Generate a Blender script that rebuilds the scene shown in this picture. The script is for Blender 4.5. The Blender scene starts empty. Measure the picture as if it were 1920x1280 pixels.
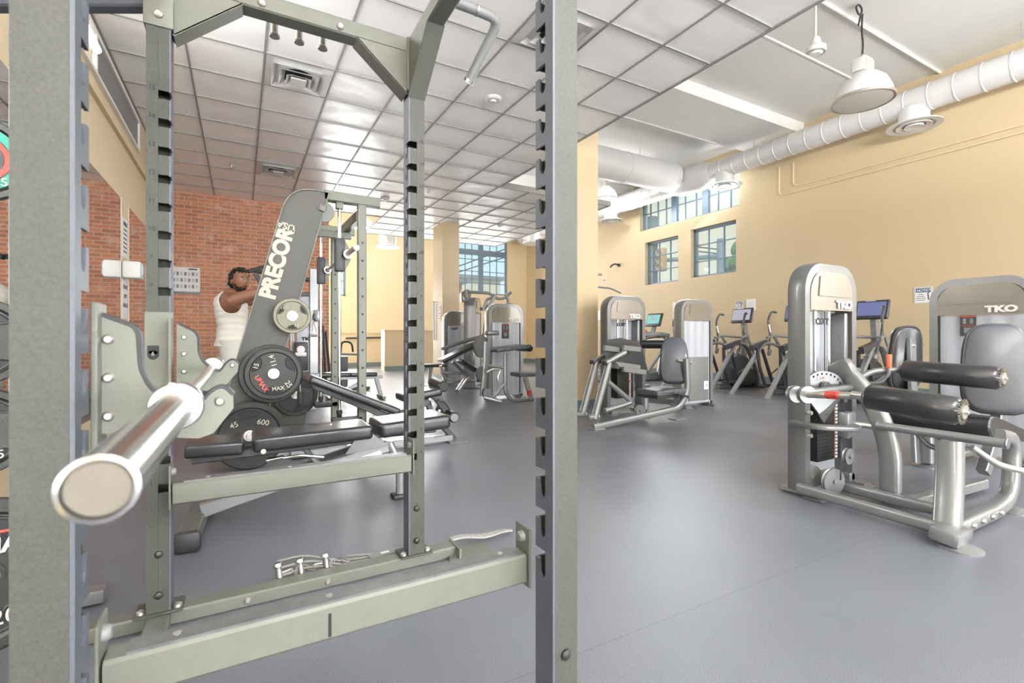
import bpy, bmesh, math, random
from mathutils import Vector, Matrix
from mathutils.geometry import tessellate_polygon
random.seed(7)
SC = bpy.context.scene
COL = SC.collection
V = Vector
PI = math.pi
# ------------------------------------------------------------------ camera
YAW = math.atan2(507.0, 907.0)
SN, CS = math.sin(YAW), math.cos(YAW)
FPX, H0 = 907.0, 631.0
cd = bpy.data.cameras.new('camera')
cam = bpy.data.objects.new('camera', cd)
COL.objects.link(cam)
cam.location = (0, 0, 1.0)
cam.rotation_euler = (PI/2, 0, -YAW)
cd.sensor_width = 36.0
cd.lens = 36.0*FPX/1920.0
cd.shift_y = (H0-640.0)/1920.0
cd.clip_start = 0.02
cd.clip_end = 200
cd.dof.use_dof = True
cd.dof.focus_distance = 3.2
cd.dof.aperture_fstop = 5.0
SC.camera = cam
# ------------------------------------------------------------------ world, lights, exposure
w = bpy.data.worlds.new('sky'); SC.world = w; w.use_nodes = True
nt = w.node_tree
bg = nt.nodes['Background']
tc = nt.nodes.new('ShaderNodeTexCoord'); sep = nt.nodes.new('ShaderNodeSeparateXYZ'); rmp = nt.nodes.new('ShaderNodeValToRGB')
nt.links.new(tc.outputs['Generated'], sep.inputs[0]); nt.links.new(sep.outputs['Z'], rmp.inputs[0]); nt.links.new(rmp.outputs[0], bg.inputs[0])
rmp.color_ramp.elements[0].position = 0.0; rmp.color_ramp.elements[0].color = (0.55, 0.72, 0.80, 1)
rmp.color_ramp.elements[1].position = 0.5; rmp.color_ramp.elements[1].color = (0.22, 0.50, 0.66, 1)
bg.inputs[1].default_value = 1.0
def area(name, loc, target, sx, sy, power, col=(1, 1, 1)):
    l = bpy.data.lights.new(name, 'AREA'); l.shape = 'RECTANGLE'; l.size = sx; l.size_y = sy; l.energy = power; l.color = col
    o = bpy.data.objects.new(name, l); COL.objects.link(o); o.location = loc
    o.rotation_euler = (V(target)-V(loc)).to_track_quat('-Z', 'Y').to_euler()
    return o
area('storefront_daylight', (4.2, -11.8, 2.4), (4.2, 6, 2.3), 12, 4.4, 330, (0.95, 0.97, 1.0))
area('ceiling_fill', (2.6, -9.5, .35), (1.8, 2.0, 4.2), 11, 2.0, 1150, (1.0, .98, .95))  # added low fill aimed up at the ceiling, standing in for pavement bounce
area('back_window_daylight', (6.2, 16.3, 3.3), (4.2, 6, 3.2), 5.0, 2.2, 240, (0.95, 0.98, 1.0))
area('passage_window_daylight', (2.6, 16.2, 1.6), (.8, 7, 4.4), 1.8, 2.6, 220, (0.95, 0.98, 1.0))
area('right_window_daylight', (9.75, 8.8, 4.3), (3, 7.6, 2.0), 3.0, 1.1, 130, (0.95, 0.98, 1.0))
for k, (x, y) in enumerate(((0.5, -1.6), (2.9, -1.6), (1.7, -4.6), (0.5, -7.4), (2.9, -7.4))):
    area('overhead_fill', (x, y, 3.52), (x, y+.25, 0), .58, .58, 14, (1, .98, .94))  # added unseen downlights behind the camera, no fixtures are built for them
area('side_fill', (9.7, -3.0, 2.6), (0, -.5, 1.4), 5.0, 2.6, 220, (.93, .97, 1.0))  # added fill for faces turned right; the wall has no window here
sl_ = bpy.data.lights.new('sun', 'SUN'); sl_.energy = 2.2; sl_.angle = .02
so_ = bpy.data.objects.new('sun', sl_); COL.objects.link(so_); so_.rotation_euler = V((.62, .5, -.60)).to_track_quat('-Z', 'Y').to_euler()
def bulb(name, loc, power, r=.12, col=(1, .98, .95)):
    l = bpy.data.lights.new(name, 'POINT'); l.energy = power; l.shadow_soft_size = r; l.color = col
    o = bpy.data.objects.new(name, l); COL.objects.link(o); o.location = loc
    return o
SC.view_settings.view_transform = 'Standard'
SC.view_settings.look = 'None'
SC.view_settings.gamma = 1.0
SC.view_settings.exposure = 0.52
SC.view_settings.use_curve_mapping = False
try:
    SC.cycles.max_bounces = 10; SC.cycles.diffuse_bounces = 6; SC.cycles.glossy_bounces = 5
except Exception: pass
# ------------------------------------------------------------------ photograph ray helpers
def ray(px, py):
    u = (px-960)/FPX; t = (H0-py)/FPX
    return V((SN+u*CS, CS-u*SN, t))
def oX(px, py, X): r = ray(px, py); return V((0, 0, 1))+r*(X/r.x)
def oY(px, py, Y): r = ray(px, py); return V((0, 0, 1))+r*(Y/r.y)
def oZ(px, py, Z): r = ray(px, py); return V((0, 0, 1))+r*((Z-1)/r.z)
# ------------------------------------------------------------------ materials
def mat(name, col, rough=0.5, metal=0.0, bump=0.0, bscale=200.0, var=0.0, vscale=30.0, coat=0.0, alpha=1.0, trans=0.0, emit=None, estr=0.0, spec=0.5):
    m = bpy.data.materials.new(name); m.use_nodes = True
    n = m.node_tree; b = n.nodes['Principled BSDF']
    b.inputs['Base Color'].default_value = (*col, 1); b.inputs['Roughness'].default_value = rough; b.inputs['Metallic'].default_value = metal
    b.inputs['Coat Weight'].default_value = coat; b.inputs['Alpha'].default_value = alpha; b.inputs['Transmission Weight'].default_value = trans
    b.inputs['Specular IOR Level'].default_value = spec
    if emit: b.inputs['Emission Color'].default_value = (*emit, 1); b.inputs['Emission Strength'].default_value = estr
    t = n.nodes.new('ShaderNodeTexCoord')
    if var:
        nz = n.nodes.new('ShaderNodeTexNoise'); nz.inputs['Scale'].default_value = vscale; nz.inputs['Detail'].default_value = 5
        n.links.new(t.outputs['Object'], nz.inputs['Vector'])
        mx = n.nodes.new('ShaderNodeMix'); mx.data_type = 'RGBA'
        mx.inputs['A'].default_value = (*[c*(1-var) for c in col], 1); mx.inputs['B'].default_value = (*[min(1, c*(1+var)) for c in col], 1)
        n.links.new(nz.outputs[0], mx.inputs['Factor']); n.links.new(mx.outputs['Result'], b.inputs['Base Color'])
    if bump:
        nb = n.nodes.new('ShaderNodeTexNoise'); nb.inputs['Scale'].default_value = bscale; nb.inputs['Detail'].default_value = 3
        n.links.new(t.outputs['Object'], nb.inputs['Vector'])
        bp = n.nodes.new('ShaderNodeBump'); bp.inputs['Strength'].default_value = bump; bp.inputs['Distance'].default_value = 0.002
        n.links.new(nb.outputs[0], bp.inputs['Height']); n.links.new(bp.outputs[0], b.inputs['Normal'])
    return m
M = {}
M['post'] = mat('hammered dark grey powder coat', (.064, .066, .058), .5, .1, .22, 260, .35, 160, spec=.3)
M['postin'] = mat('navy grey slot plate', (.10, .11, .135), .45, .2, .2, 260, .15, 120)
M['beam'] = mat('pale grey green powder coat', (.155, .16, .135), .42, .15, .15, 300, .10, 25)
M['beamtop'] = mat('worn dark wear strip', (.16, .165, .17), .4, .5, .3, 150, .35, 40)
M['pprec'] = mat('charcoal shroud paint', (.080, .080, .072), .5, .15, .3, 300, .12, 60)
M['silver'] = mat('silver machine paint', (.27, .28, .29), .32, .5, .0, 200, .05, 8, coat=.3)
M['dsilver'] = mat('gunmetal machine paint', (.17, .175, .18), .34, .45, .0, 200, .06, 8, coat=.3)
M['hood'] = mat('bronze grey moulded hood', (.26, .24, .21), .25, .35, 0, 200, .05, 6, coat=.6)
M['chrome'] = mat('polished steel', (.62, .62, .61), .22, 1.0, .03, 90, .06, 40)
M['endcap'] = mat('worn cream sleeve end', (.15, .135, .11), .7, .0, .2, 120, .15, 40)
M['steel'] = mat('brushed steel', (.62, .60, .56), .33, .9, .1, 120, .12, 60)
M['black'] = mat('black rubber', (.028, .028, .030), .5, 0, .25, 260, .3, 50)
M['vinyl'] = mat('black vinyl upholstery', (.018, .019, .022), .28, 0, .12, 350, .12, 20, coat=.15)
M['gvinyl'] = mat('grey vinyl upholstery', (.085, .09, .105), .38, 0, .12, 350, .08, 20, coat=.15)
M['plastic'] = mat('dark grey plastic', (.040, .043, .048), .4, 0, .1, 300)
M['mplastic'] = mat('mid grey plastic', (.20, .205, .21), .4, 0, .05, 300)
M['iron'] = mat('black cast iron rubber coated', (.020, .020, .019), .42, .1, .35, 180, .2, 40)
M['olive'] = mat('olive grey cast plate', (.17, .165, .12), .42, .4, .25, 180, .15, 40)
M['white'] = mat('white paint', (.80, .80, .78), .5, 0, .05, 40)
M['paper'] = mat('white paper', (.82, .82, .82), .7)
M['ink'] = mat('dark ink', (.010, .011, .016), .6)
M['blueink'] = mat('blue ink', (.05, .09, .22), .6)
M['cream'] = mat('cream lettering', (.52, .50, .42), .5)
M['letter'] = mat('white lettering', (.85, .85, .85), .4)
M['red'] = mat('red plastic', (.65, .06, .04), .35)
M['orange'] = mat('orange red grip', (.75, .14, .06), .35)
M['teal'] = mat('teal green paint', (.02, .30, .22), .4)
M['duct'] = mat('white painted spiral duct', (.66, .66, .66), .38, .15, .05, 60, .05, 3)
M['shroud'] = mat('frosted grey shroud sheet', (.47, .50, .56), .3, .05, 0, 200, .06, 3, coat=.3)
M['glass'] = mat('window glass', (.8, .95, 1), .02, 0, alpha=.12)
M['winframe'] = mat('grey blue window frame', (.17, .23, .30), .4, .2)
M['base'] = mat('grey blue vinyl base', (.16, .21, .23), .45)
M['leather'] = mat('worn grey leather', (.36, .35, .34), .6, 0, .3, 150, .15, 50)
M['cord'] = mat('black cable', (.02, .02, .02), .5)
M['rope'] = mat('grey twisted rope', (.42, .41, .38), .7, 0, .6, 300)
def wallmat(name, col):
    return mat(name, col, .55, 0, .06, 40, .035, 1.2)
M['wall'] = wallmat('cream yellow wall paint', (.57, .455, .29))
M['wallpale'] = wallmat('pale cream wall paint', (.68, .56, .37))
M['hiceil'] = mat('white painted concrete ceiling', (.76, .76, .75), .8, 0, .1, 20, .05, 1.0)
# brick
def brick():
    m = bpy.data.materials.new('red brick wall'); m.use_nodes = True; n = m.node_tree; b = n.nodes['Principled BSDF']
    t = n.nodes.new('ShaderNodeTexCoord'); mp = n.nodes.new('ShaderNodeMapping'); mp.inputs['Rotation'].default_value = (PI/2, 0, 0)
    n.links.new(t.outputs['Object'], mp.inputs['Vector'])
    br = n.nodes.new('ShaderNodeTexBrick')
    br.inputs['Scale'].default_value = 1.0; br.inputs['Brick Width'].default_value = .203; br.inputs['Row Height'].default_value = .0677
    br.inputs['Mortar Size'].default_value = .008; br.inputs['Mortar Smooth'].default_value = .3; br.inputs['Bias'].default_value = -.1
    br.inputs['Color1'].default_value = (.66, .27, .15, 1); br.inputs['Color2'].default_value = (.44, .18, .12, 1); br.inputs['Mortar'].default_value = (.60, .47, .37, 1)
    n.links.new(mp.outputs[0], br.inputs['Vector'])
    nz = n.nodes.new('ShaderNodeTexNoise'); nz.inputs['Scale'].default_value = 4.5; nz.inputs['Detail'].default_value = 8; nz.inputs['Roughness'].default_value = .75
    n.links.new(t.outputs['Object'], nz.inputs['Vector'])
    rp = n.nodes.new('ShaderNodeValToRGB'); rp.color_ramp.elements[0].position = .52; rp.color_ramp.elements[1].position = .78
    rp.color_ramp.elements[0].color = (0, 0, 0, 1); rp.color_ramp.elements[1].color = (1, 1, 1, 1)
    n.links.new(nz.outputs[0], rp.inputs[0])
    mx = n.nodes.new('ShaderNodeMix'); mx.data_type = 'RGBA'; mx.inputs['B'].default_value = (.76, .56, .44, 1)
    n.links.new(rp.outputs[0], mx.inputs['Factor']); n.links.new(br.outputs['Color'], mx.inputs['A'])
    n.links.new(mx.outputs['Result'], b.inputs['Base Color'])
    bp = n.nodes.new('ShaderNodeBump'); bp.inputs['Strength'].default_value = .5; bp.inputs['Distance'].default_value = .01; bp.invert = True
    n.links.new(br.outputs['Fac'], bp.inputs['Height']); n.links.new(bp.outputs[0], b.inputs['Normal'])
    b.inputs['Roughness'].default_value = .8
    return m
M['brick'] = brick()
def rubberfloor():
    m = bpy.data.materials.new('grey speckled rubber floor'); m.use_nodes = True; n = m.node_tree; b = n.nodes['Principled BSDF']
    t = n.nodes.new('ShaderNodeTexCoord')
    a = n.nodes.new('ShaderNodeTexNoise'); a.inputs['Scale'].default_value = 320; a.inputs['Detail'].default_value = 2
    c = n.nodes.new('ShaderNodeTexNoise'); c.inputs['Scale'].default_value = 1.1; c.inputs['Detail'].default_value = 7; c.inputs['Roughness'].default_value = .65
    for q in (a, c): n.links.new(t.outputs['Object'], q.inputs['Vector'])
    r1 = n.nodes.new('ShaderNodeValToRGB'); r1.color_ramp.elements[0].color = (.120, .130, .155, 1); r1.color_ramp.elements[1].color = (.215, .228, .262, 1)
    r1.color_ramp.elements[0].position = .35; r1.color_ramp.elements[1].position = .70
    n.links.new(a.outputs[0], r1.inputs[0])
    mx = n.nodes.new('ShaderNodeMix'); mx.data_type = 'RGBA'; mx.blend_type = 'MULTIPLY'; mx.inputs['Factor'].default_value = .5
    r2 = n.nodes.new('ShaderNodeValToRGB'); r2.color_ramp.elements[0].position = .3; r2.color_ramp.elements[1].position = .65
    r2.color_ramp.elements[0].color = (.72, .72, .74, 1); r2.color_ramp.elements[1].color = (1, 1, 1, 1)
    n.links.new(c.outputs[0], r2.inputs[0]); n.links.new(r1.outputs[0], mx.inputs['A']); n.links.new(r2.outputs[0], mx.inputs['B'])
    # roll seams every 1.22 m
    br = n.nodes.new('ShaderNodeTexBrick'); br.inputs['Scale'].default_value = 1; br.inputs['Brick Width'].default_value = 7.6; br.inputs['Row Height'].default_value = 1.22
    br.inputs['Mortar Size'].default_value = .0022; br.inputs['Color1'].default_value = (1, 1, 1, 1); br.inputs['Color2'].default_value = (.93, .93, .93, 1); br.inputs['Mortar'].default_value = (.45, .45, .45, 1)
    n.links.new(t.outputs['Object'], br.inputs['Vector'])
    m2 = n.nodes.new('ShaderNodeMix'); m2.data_type = 'RGBA'; m2.blend_type = 'MULTIPLY'; m2.inputs['Factor'].default_value = .45
    n.links.new(mx.outputs['Result'], m2.inputs['A']); n.links.new(br.outputs['Color'], m2.inputs['B'])
    n.links.new(m2.outputs['Result'], b.inputs['Base Color'])
    mr = n.nodes.new('ShaderNodeMapRange'); mr.inputs['To Min'].default_value = .26; mr.inputs['To Max'].default_value = .46
    n.links.new(c.outputs[0], mr.inputs['Value']); n.links.new(mr.outputs[0], b.inputs['Roughness'])
    bp = n.nodes.new('ShaderNodeBump'); bp.inputs['Strength'].default_value = .25; bp.inputs['Distance'].default_value = .002
    n.links.new(a.outputs[0], bp.inputs['Height']); n.links.new(bp.outputs[0], b.inputs['Normal'])
    return m
M['floor'] = rubberfloor()
def tilemat(name, seed):
    m = bpy.data.materials.new(name); m.use_nodes = True; n = m.node_tree; b = n.nodes['Principled BSDF']
    b.inputs['Base Color'].default_value = (.92, .92, .93, 1); b.inputs['Roughness'].default_value = .34; b.inputs['Specular IOR Level'].default_value = .7
    t = n.nodes.new('ShaderNodeTexCoord')
    wv = n.nodes.new('ShaderNodeTexNoise'); wv.inputs['Scale'].default_value = 1.6; wv.inputs['Detail'].default_value = 2
    n.links.new(t.outputs['Object'], wv.inputs['Vector'])
    f = n.nodes.new('ShaderNodeTexNoise'); f.inputs['Scale'].default_value = 1; f.inputs['Detail'].default_value = 2
    mp = n.nodes.new('ShaderNodeMapping'); mp.inputs['Scale'].default_value = (90, 6, 1); n.links.new(t.outputs['Object'], mp.inputs[0]); n.links.new(mp.outputs[0], f.inputs['Vector'])
    b1 = n.nodes.new('ShaderNodeBump'); b1.inputs['Strength'].default_value = .5; b1.inputs['Distance'].default_value = .06; n.links.new(wv.outputs[0], b1.inputs['Height'])
    b2 = n.nodes.new('ShaderNodeBump'); b2.inputs['Strength'].default_value = .12; b2.inputs['Distance'].default_value = .004; n.links.new(f.outputs[0], b2.inputs['Height'])
    n.links.new(b1.outputs[0], b2.inputs['Normal']); n.links.new(b2.outputs[0], b.inputs['Normal'])
    return m
M['tile'] = tilemat('glossy white ceiling tile', 1)
M['grid'] = mat('grey ceiling grid bar', (.30, .30, .29), .5, .1)
M['mirror'] = mat('mirror', (.92, .93, .92), .01, 1.0)
M['skin'] = mat('brown skin', (.27, .125, .070), .45, 0, .1, 120, .12, 14)
M['hair'] = mat('black hair', (.010, .009, .009), .6, 0, .9, 120)
M['tank'] = mat('white ribbed cotton', (.78, .75, .68), .8, 0, .3, 180, .04, 10)
M['shorts'] = mat('white cotton shorts', (.74, .73, .68), .85, 0, .4, 60, .05, 8)
M['lampglass'] = mat('lit frosted lamp bell', (.9, .92, .95), .3, 0, emit=(1, 1, 1), estr=1.3)
M['bell'] = mat('ribbed translucent lamp bell', (.66, .67, .68), .3, 0, .1, 40, coat=.3)
M['tread'] = mat('ribbed black rubber tread', (.12, .118, .112), .5, .1, .8, 300, .3, 80)
M['screenblue'] = mat('lit blue screen', (.05, .06, .12), .2, emit=(.16, .18, .36), estr=.55)
M['screenteal'] = mat('lit teal screen', (.05, .2, .2), .2, emit=(.22, .55, .52), estr=.6)
M['screengrey'] = mat('lit grey screen', (.2, .2, .25), .12, emit=(.42, .43, .50), estr=.5)
M['outwall'] = mat('outside cream stucco', (.75, .62, .45), .8, emit=None)
M['outbrick'] = mat('outside red brick', (.40, .13, .08), .8)
M['asphalt'] = mat('street asphalt', (.30, .30, .30), .9)
M['leaf'] = mat('green foliage', (.10, .20, .05), .7, 0, 0, 1, .5, 3)
M['outpole'] = mat('grey galvanised pole', (.16, .20, .22), .6)
M['signal'] = mat('yellow signal housing', (.55, .26, .05), .5)
# ------------------------------------------------------------------ mesh helpers
def frame_from(d, up=V((0, 0, 1))):
    d = d.normalized()
    if abs(d.dot(up)) > .985: up = V((1, 0, 0)) if abs(d.x) < .9 else V((0, 1, 0))
    r = d.cross(up).normalized(); u = r.cross(d).normalized()
    return r, u
def fillet(pts, rad, n=5):
    pts = [V(p) for p in pts]
    if rad <= 0 or len(pts) < 3: return pts
    out = [pts[0]]
    for i in range(1, len(pts)-1):
        a, b, c = pts[i-1], pts[i], pts[i+1]
        d1 = (a-b); d2 = (c-b); r = min(rad, d1.length*.48, d2.length*.48)
        p1 = b+d1.normalized()*r; p2 = b+d2.normalized()*r
        for k in range(n+1):
            t = k/n; out.append(p1*(1-t)**2+b*2*t*(1-t)+p2*t*t)
    out.append(pts[-1]); return out
class MB:
    def __init__(s): s.bm = bmesh.new()
    def box(s, c, size, rot=None, bev=0.0, seg=2):
        t = bmesh.new(); bmesh.ops.create_cube(t, size=1.0)
        for v in t.verts: v.co = V((v.co.x*size[0], v.co.y*size[1], v.co.z*size[2]))
        if bev: bmesh.ops.bevel(t, geom=t.edges[:], offset=min(bev, min(size)*.49), segments=seg, profile=.5, affect='EDGES')
        mx = Matrix.Translation(V(c)) @ (rot.to_4x4() if rot else Matrix.Identity(4))
        t.transform(mx); s.add(t); return s
    def bb(s, lo, hi, bev=0.0):
        lo, hi = V(lo), V(hi); return s.box((lo+hi)/2, [abs(hi[i]-lo[i]) for i in range(3)], None, bev)
    def add(s, t):
        me = bpy.data.meshes.new('tmp'); t.to_mesh(me); t.free(); s.bm.from_mesh(me); bpy.data.meshes.remove(me)
    def sweep(s, pts, prof, up=V((0, 0, 1)), closed=False):
        pts = [V(p) for p in pts]; n = len(pts); rings = []
        prev = None
        for i, p in enumerate(pts):
            if closed: d = (pts[(i+1) % n]-pts[i-1])
            else: d = (pts[min(i+1, n-1)]-pts[max(i-1, 0)])
            d.normalize()
            if prev is None: r, u = frame_from(d, up)
            else:
                u = (prev-d*prev.dot(d)); 
                if u.length < 1e-5: r, u = frame_from(d, up)
                else: u.normalize()
                r = d.cross(u)
            prev = u
            rings.append([s.bm.verts.new(p+r*a+u*b) for a, b in prof])
        m = len(prof)
        for i in range(n if closed else n-1):
            A, B = rings[i], rings[(i+1) % n]
            for k in range(m): s.bm.faces.new((A[k], A[(k+1) % m], B[(k+1) % m], B[k]))
        if not closed:
            s.bm.faces.new(list(reversed(rings[0]))); s.bm.faces.new(rings[-1])
        return s
    def tube(s, pts, r, rad=0.0, seg=12, closed=False):
        prof = [(r*math.cos(2*PI*k/seg), r*math.sin(2*PI*k/seg)) for k in range(seg)]
        return s.sweep(fillet(pts, rad), prof, closed=closed)
    def beam(s, pts, wd, ht, rad=0.0, up=V((0, 0, 1)), c=.006, n=5):
        a, b = wd/2, ht/2; c = min(c, a*.6, b*.6)
        prof = [(a, b-c), (a-c, b), (-a+c, b), (-a, b-c), (-a, -b+c), (-a+c, -b), (a-c, -b), (a, -b+c)]
        return s.sweep(fillet(pts, rad, n), prof, up=V(up))
    def oval(s, pts, wd, ht, rad=0.0, up=V((0, 0, 1)), seg=16, n=6):
        prof = []
        for k in range(seg):
            t = 2*PI*k/seg; cc, ss = math.cos(t), math.sin(t)
            prof.append((wd/2*math.copysign(abs(cc)**.6, cc), ht/2*math.copysign(abs(ss)**.6, ss)))
        return s.sweep(fillet(pts, rad, n), prof, up=V(up))
    def lathe(s, prof, o, axis=(0, 0, 1), seg=24):
        ax = V(axis).normalized(); r, u = frame_from(ax); o = V(o); rings = []
        for (rr, h) in prof:
            if rr < 1e-6: rings.append([s.bm.verts.new(o+ax*h)])
            else: rings.append([s.bm.verts.new(o+ax*h+(r*math.cos(2*PI*k/seg)+u*math.sin(2*PI*k/seg))*rr) for k in range(seg)])
        for A, B in zip(rings, rings[1:]):
            if len(A) == 1 and len(B) == 1: continue
            for k in range(seg):
                k2 = (k+1) % seg
                if len(A) == 1: s.bm.faces.new((A[0], B[k2], B[k]))
                elif len(B) == 1: s.bm.faces.new((A[k], A[k2], B[0]))
                else: s.bm.faces.new((A[k], A[k2], B[k2], B[k]))
        return s
    def cyl(s, p0, p1, r, seg=20, bev=0.0):
        p0, p1 = V(p0), V(p1); L = (p1-p0).length
        b = min(bev, r*.5, L*.4)
        pr = [(0, 0), (r-b, 0), (r, b), (r, L-b), (r-b, L), (0, L)] if b else [(0, 0), (r, 0), (r, L), (0, L)]
        return s.lathe(pr, p0, p1-p0, seg)
    def prism(s, pts, off):
        off = V(off); A = [s.bm.verts.new(V(p)) for p in pts]; B = [s.bm.verts.new(V(p)+off) for p in pts]; n = len(A)
        for a, b, c in tessellate_polygon([[V(p) for p in pts]]):
            if len({a, b, c}) == 3: s.bm.faces.new((A[a], A[b], A[c])); s.bm.faces.new((B[c], B[b], B[a]))
        for k in range(n): s.bm.faces.new((A[k], B[k], B[(k+1) % n], A[(k+1) % n]))
        return s
    def pad(s, c, size, rot=None, r=.03, taper=None):
        t = bmesh.new(); bmesh.ops.create_cube(t, size=1.0)
        for v in t.verts:
            k = 1.0
            if taper and v.co.z > 0: k = taper
            v.co = V((v.co.x*size[0]*k, v.co.y*size[1], v.co.z*size[2]))
        bmesh.ops.bevel(t, geom=t.edges[:], offset=min(r, min(size)*.48), segments=5, profile=.6, affect='EDGES')
        t.transform(Matrix.Translation(V(c)) @ (rot.to_4x4() if rot else Matrix.Identity(4))); s.add(t); return s
    def build(s, name, m, parent=None, smooth=True, kind=None, label=None, ang=35):
        bm = s.bm
        bmesh.ops.recalc_face_normals(bm, faces=bm.faces[:])
        o0 = V((0, 0, 0))
        if parent is not None: o0 = V(parent.get('_w', parent.location))
        else:
            xs = [v.co for v in bm.verts]
            if xs:
                o0 = V(((min(c.x for c in xs)+max(c.x for c in xs))/2, (min(c.y for c in xs)+max(c.y for c in xs))/2, min(c.z for c in xs)))
        bm.transform(Matrix.Translation(-o0))
        me = bpy.data.meshes.new(name); bm.to_mesh(me); bm.free()
        o = bpy.data.objects.new(name, me); COL.objects.link(o)
        me.materials.append(m)
        if smooth:
            for p in me.polygons: p.use_smooth = True
            try: me.set_sharp_from_angle(angle=math.radians(ang))
            except Exception: pass
        if parent is not None:
            o.parent = parent; W0[o.name] = o0.copy()
        else:
            o.location = o0; W0[o.name] = o0.copy()
        if kind: o['kind'] = kind
        if label: o['label'] = label
        return o
W0 = {}
_build0 = MB.build
def _build(s, name, m, parent=None, **k):
    # geometry is written in world (or machine) coordinates; a child of a mesh part shares that part's origin
    if parent is not None and parent.name in W0 and parent.type != 'EMPTY':
        bmo = W0[parent.name]
        parent['_w'] = tuple(bmo)
        o = _build0(s, name, m, parent, **k); del parent['_w']; return o
    return _build0(s, name, m, parent, **k)
MB.build = _build
def thing(name, label, cat, loc=(0, 0, 0), group=None):
    o = bpy.data.objects.new(name, None); COL.objects.link(o); o.location = loc; o['label'] = label; o['category'] = cat
    o.empty_display_size = .1
    if group: o['group'] = group
    return o
def tag(o, label, cat, group=None, kind=None):
    o['label'] = label; o['category'] = cat
    if group: o['group'] = group
    if kind: o['kind'] = kind
    return o
def copy_tree(o, parent=None):
    c = o.copy(); COL.objects.link(c)
    if parent is not None: c.parent = parent
    for ch in list(o.children): copy_tree(ch, c)
    return c
def at(root, x, y, rz, z=0): root.location = (x, y, z); root.rotation_euler = (0, 0, rz); return root
def text(name, s, m, parent, o, xdir, ydir, h, ext=.0015, bold=0.0, xs=1.0, align='LEFT', italic=0.0, label=None):
    c = bpy.data.curves.new('t', 'FONT'); c.body = s; c.size = h/.72; c.extrude = ext; c.offset = bold; c.align_x = align; c.shear = italic
    t = bpy.data.objects.new('t', c); COL.objects.link(t)
    bpy.context.view_layer.update()
    me = bpy.data.meshes.new_from_object(t.evaluated_get(bpy.context.evaluated_depsgraph_get()))
    bpy.data.objects.remove(t); bpy.data.curves.remove(c)
    xd = V(xdir).normalized(); zd = xd.cross(V(ydir)).normalized(); yd = zd.cross(xd)
    R = Matrix((xd*xs, yd, zd)).transposed().to_4x4(); me.transform(Matrix.Translation(V(o)) @ R)
    b = MB(); b.bm.from_mesh(me); bpy.data.meshes.remove(me)
    return b.build(name, m, parent, smooth=False, label=label)
def rotm(rx=0, ry=0, rz=0):
    return Matrix.Rotation(rz, 3, 'Z') @ Matrix.Rotation(ry, 3, 'Y') @ Matrix.Rotation(rx, 3, 'X')
# ================================================================== SETTING
XL, XR, YB, ZC, ZH = -1.04, 10.0, 16.7, 3.54, 5.35
T0X, T0Y, TS = .181, 4.85, .605
def struct(mb, name, m, **k): return mb.build(name, m, kind='structure', **k)
struct(MB().bb((-1.3, -12.0, -.1), (XR+.2, YB+.2, 0)), 'floor', M['floor'], smooth=False)
struct(MB().bb((-1.3, -12.0, ZH), (XR+.2, YB+.2, ZH+.15)), 'ceiling', M['hiceil'], smooth=False)
# ceiling beam over the cardio side
for (y0, y1) in ((5.7, 6.9), (10.6, 11.4)):
    struct(MB().bb((4.2, y0, ZH-.22), (XR, y1, ZH)), 'trim_beam', M['hiceil'], smooth=False)
def wall_with_holes(name, m, axis, c0, c1, lo, hi, z0, z1, holes, parent=None):
    """thick wall; axis 'x' means the wall runs along x. holes: (a0,a1,z0,z1)"""
    b = MB(); cuts = sorted(set([lo, hi]+[h[0] for h in holes]+[h[1] for h in holes]))
    for a0, a1 in zip(cuts, cuts[1:]):
        zs = [z0]; 
        hs = sorted([h for h in holes if h[0] <= a0+1e-6 and h[1] >= a1-1e-6], key=lambda h: h[2])
        z = z0
        for h in hs:
            if h[2] > z: (b.bb((a0, c0, z), (a1, c1, h[2])) if axis == 'x' else b.bb((c0, a0, z), (c1, a1, h[2])))
            z = h[3]
        if z < z1: (b.bb((a0, c0, z), (a1, c1, z1)) if axis == 'x' else b.bb((c0, a0, z), (c1, a1, z1)))
    return struct(b, name, m, smooth=False)
def win(name, axis, c, a0, a1, z0, z1, cols, rows, mull=(), trans=()):
    """window set in the wall at coordinate c; cols/rows of thin muntins; mull wide mullions, trans wide rails"""
    t = thing(name, '', ''); del t['label']; del t['category']; t['kind'] = 'structure'
    P = (lambda a, z, d=0: V((a, c+d, z))) if axis == 'x' else (lambda a, z, d=0: V((c+d, a, z)))
    t.location = P((a0+a1)/2, z0)
    def bar(aa, ab, za, zb, th): 
        q = MB(); lo = P(aa, za, -th/2); hi = P(ab, zb, th/2); q.bb(lo, hi); return q
    f = MB()
    for q in ((a0, a1, z0, z0+.05), (a0, a1, z1-.05, z1), (a0, a0+.05, z0, z1), (a1-.05, a1, z0, z1)):
        f.bb(P(q[0], q[2], -.04), P(q[1], q[3], .04))
    for m_ in mull: f.bb(P(m_-.09, z0, -.045), P(m_+.09, z1, .045))
    for z_ in trans: f.bb(P(a0, z_-.10, -.047), P(a1, z_+.10, .047))
    f.build('window_frame', M['winframe'], t, smooth=False)
    g = MB()
    for a in cols: g.bb(P(a-.011, z0, -.02), P(a+.011, z1, .02))
    for z in rows: g.bb(P(a0, z-.011, -.019), P(a1, z+.011, .019))
    g.build('muntins', M['winframe'], t, smooth=False)
    MB().bb(P(a0, z0, -.003), P(a1, z1, .003)).build('pane', M['glass'], t, smooth=False)
    s = MB().bb(P(a0-.02, z0-.025, -.12), P(a1+.02, z0, .02)); s.build('window_sill', M['wallpale'], t, smooth=False)
    return t
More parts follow.
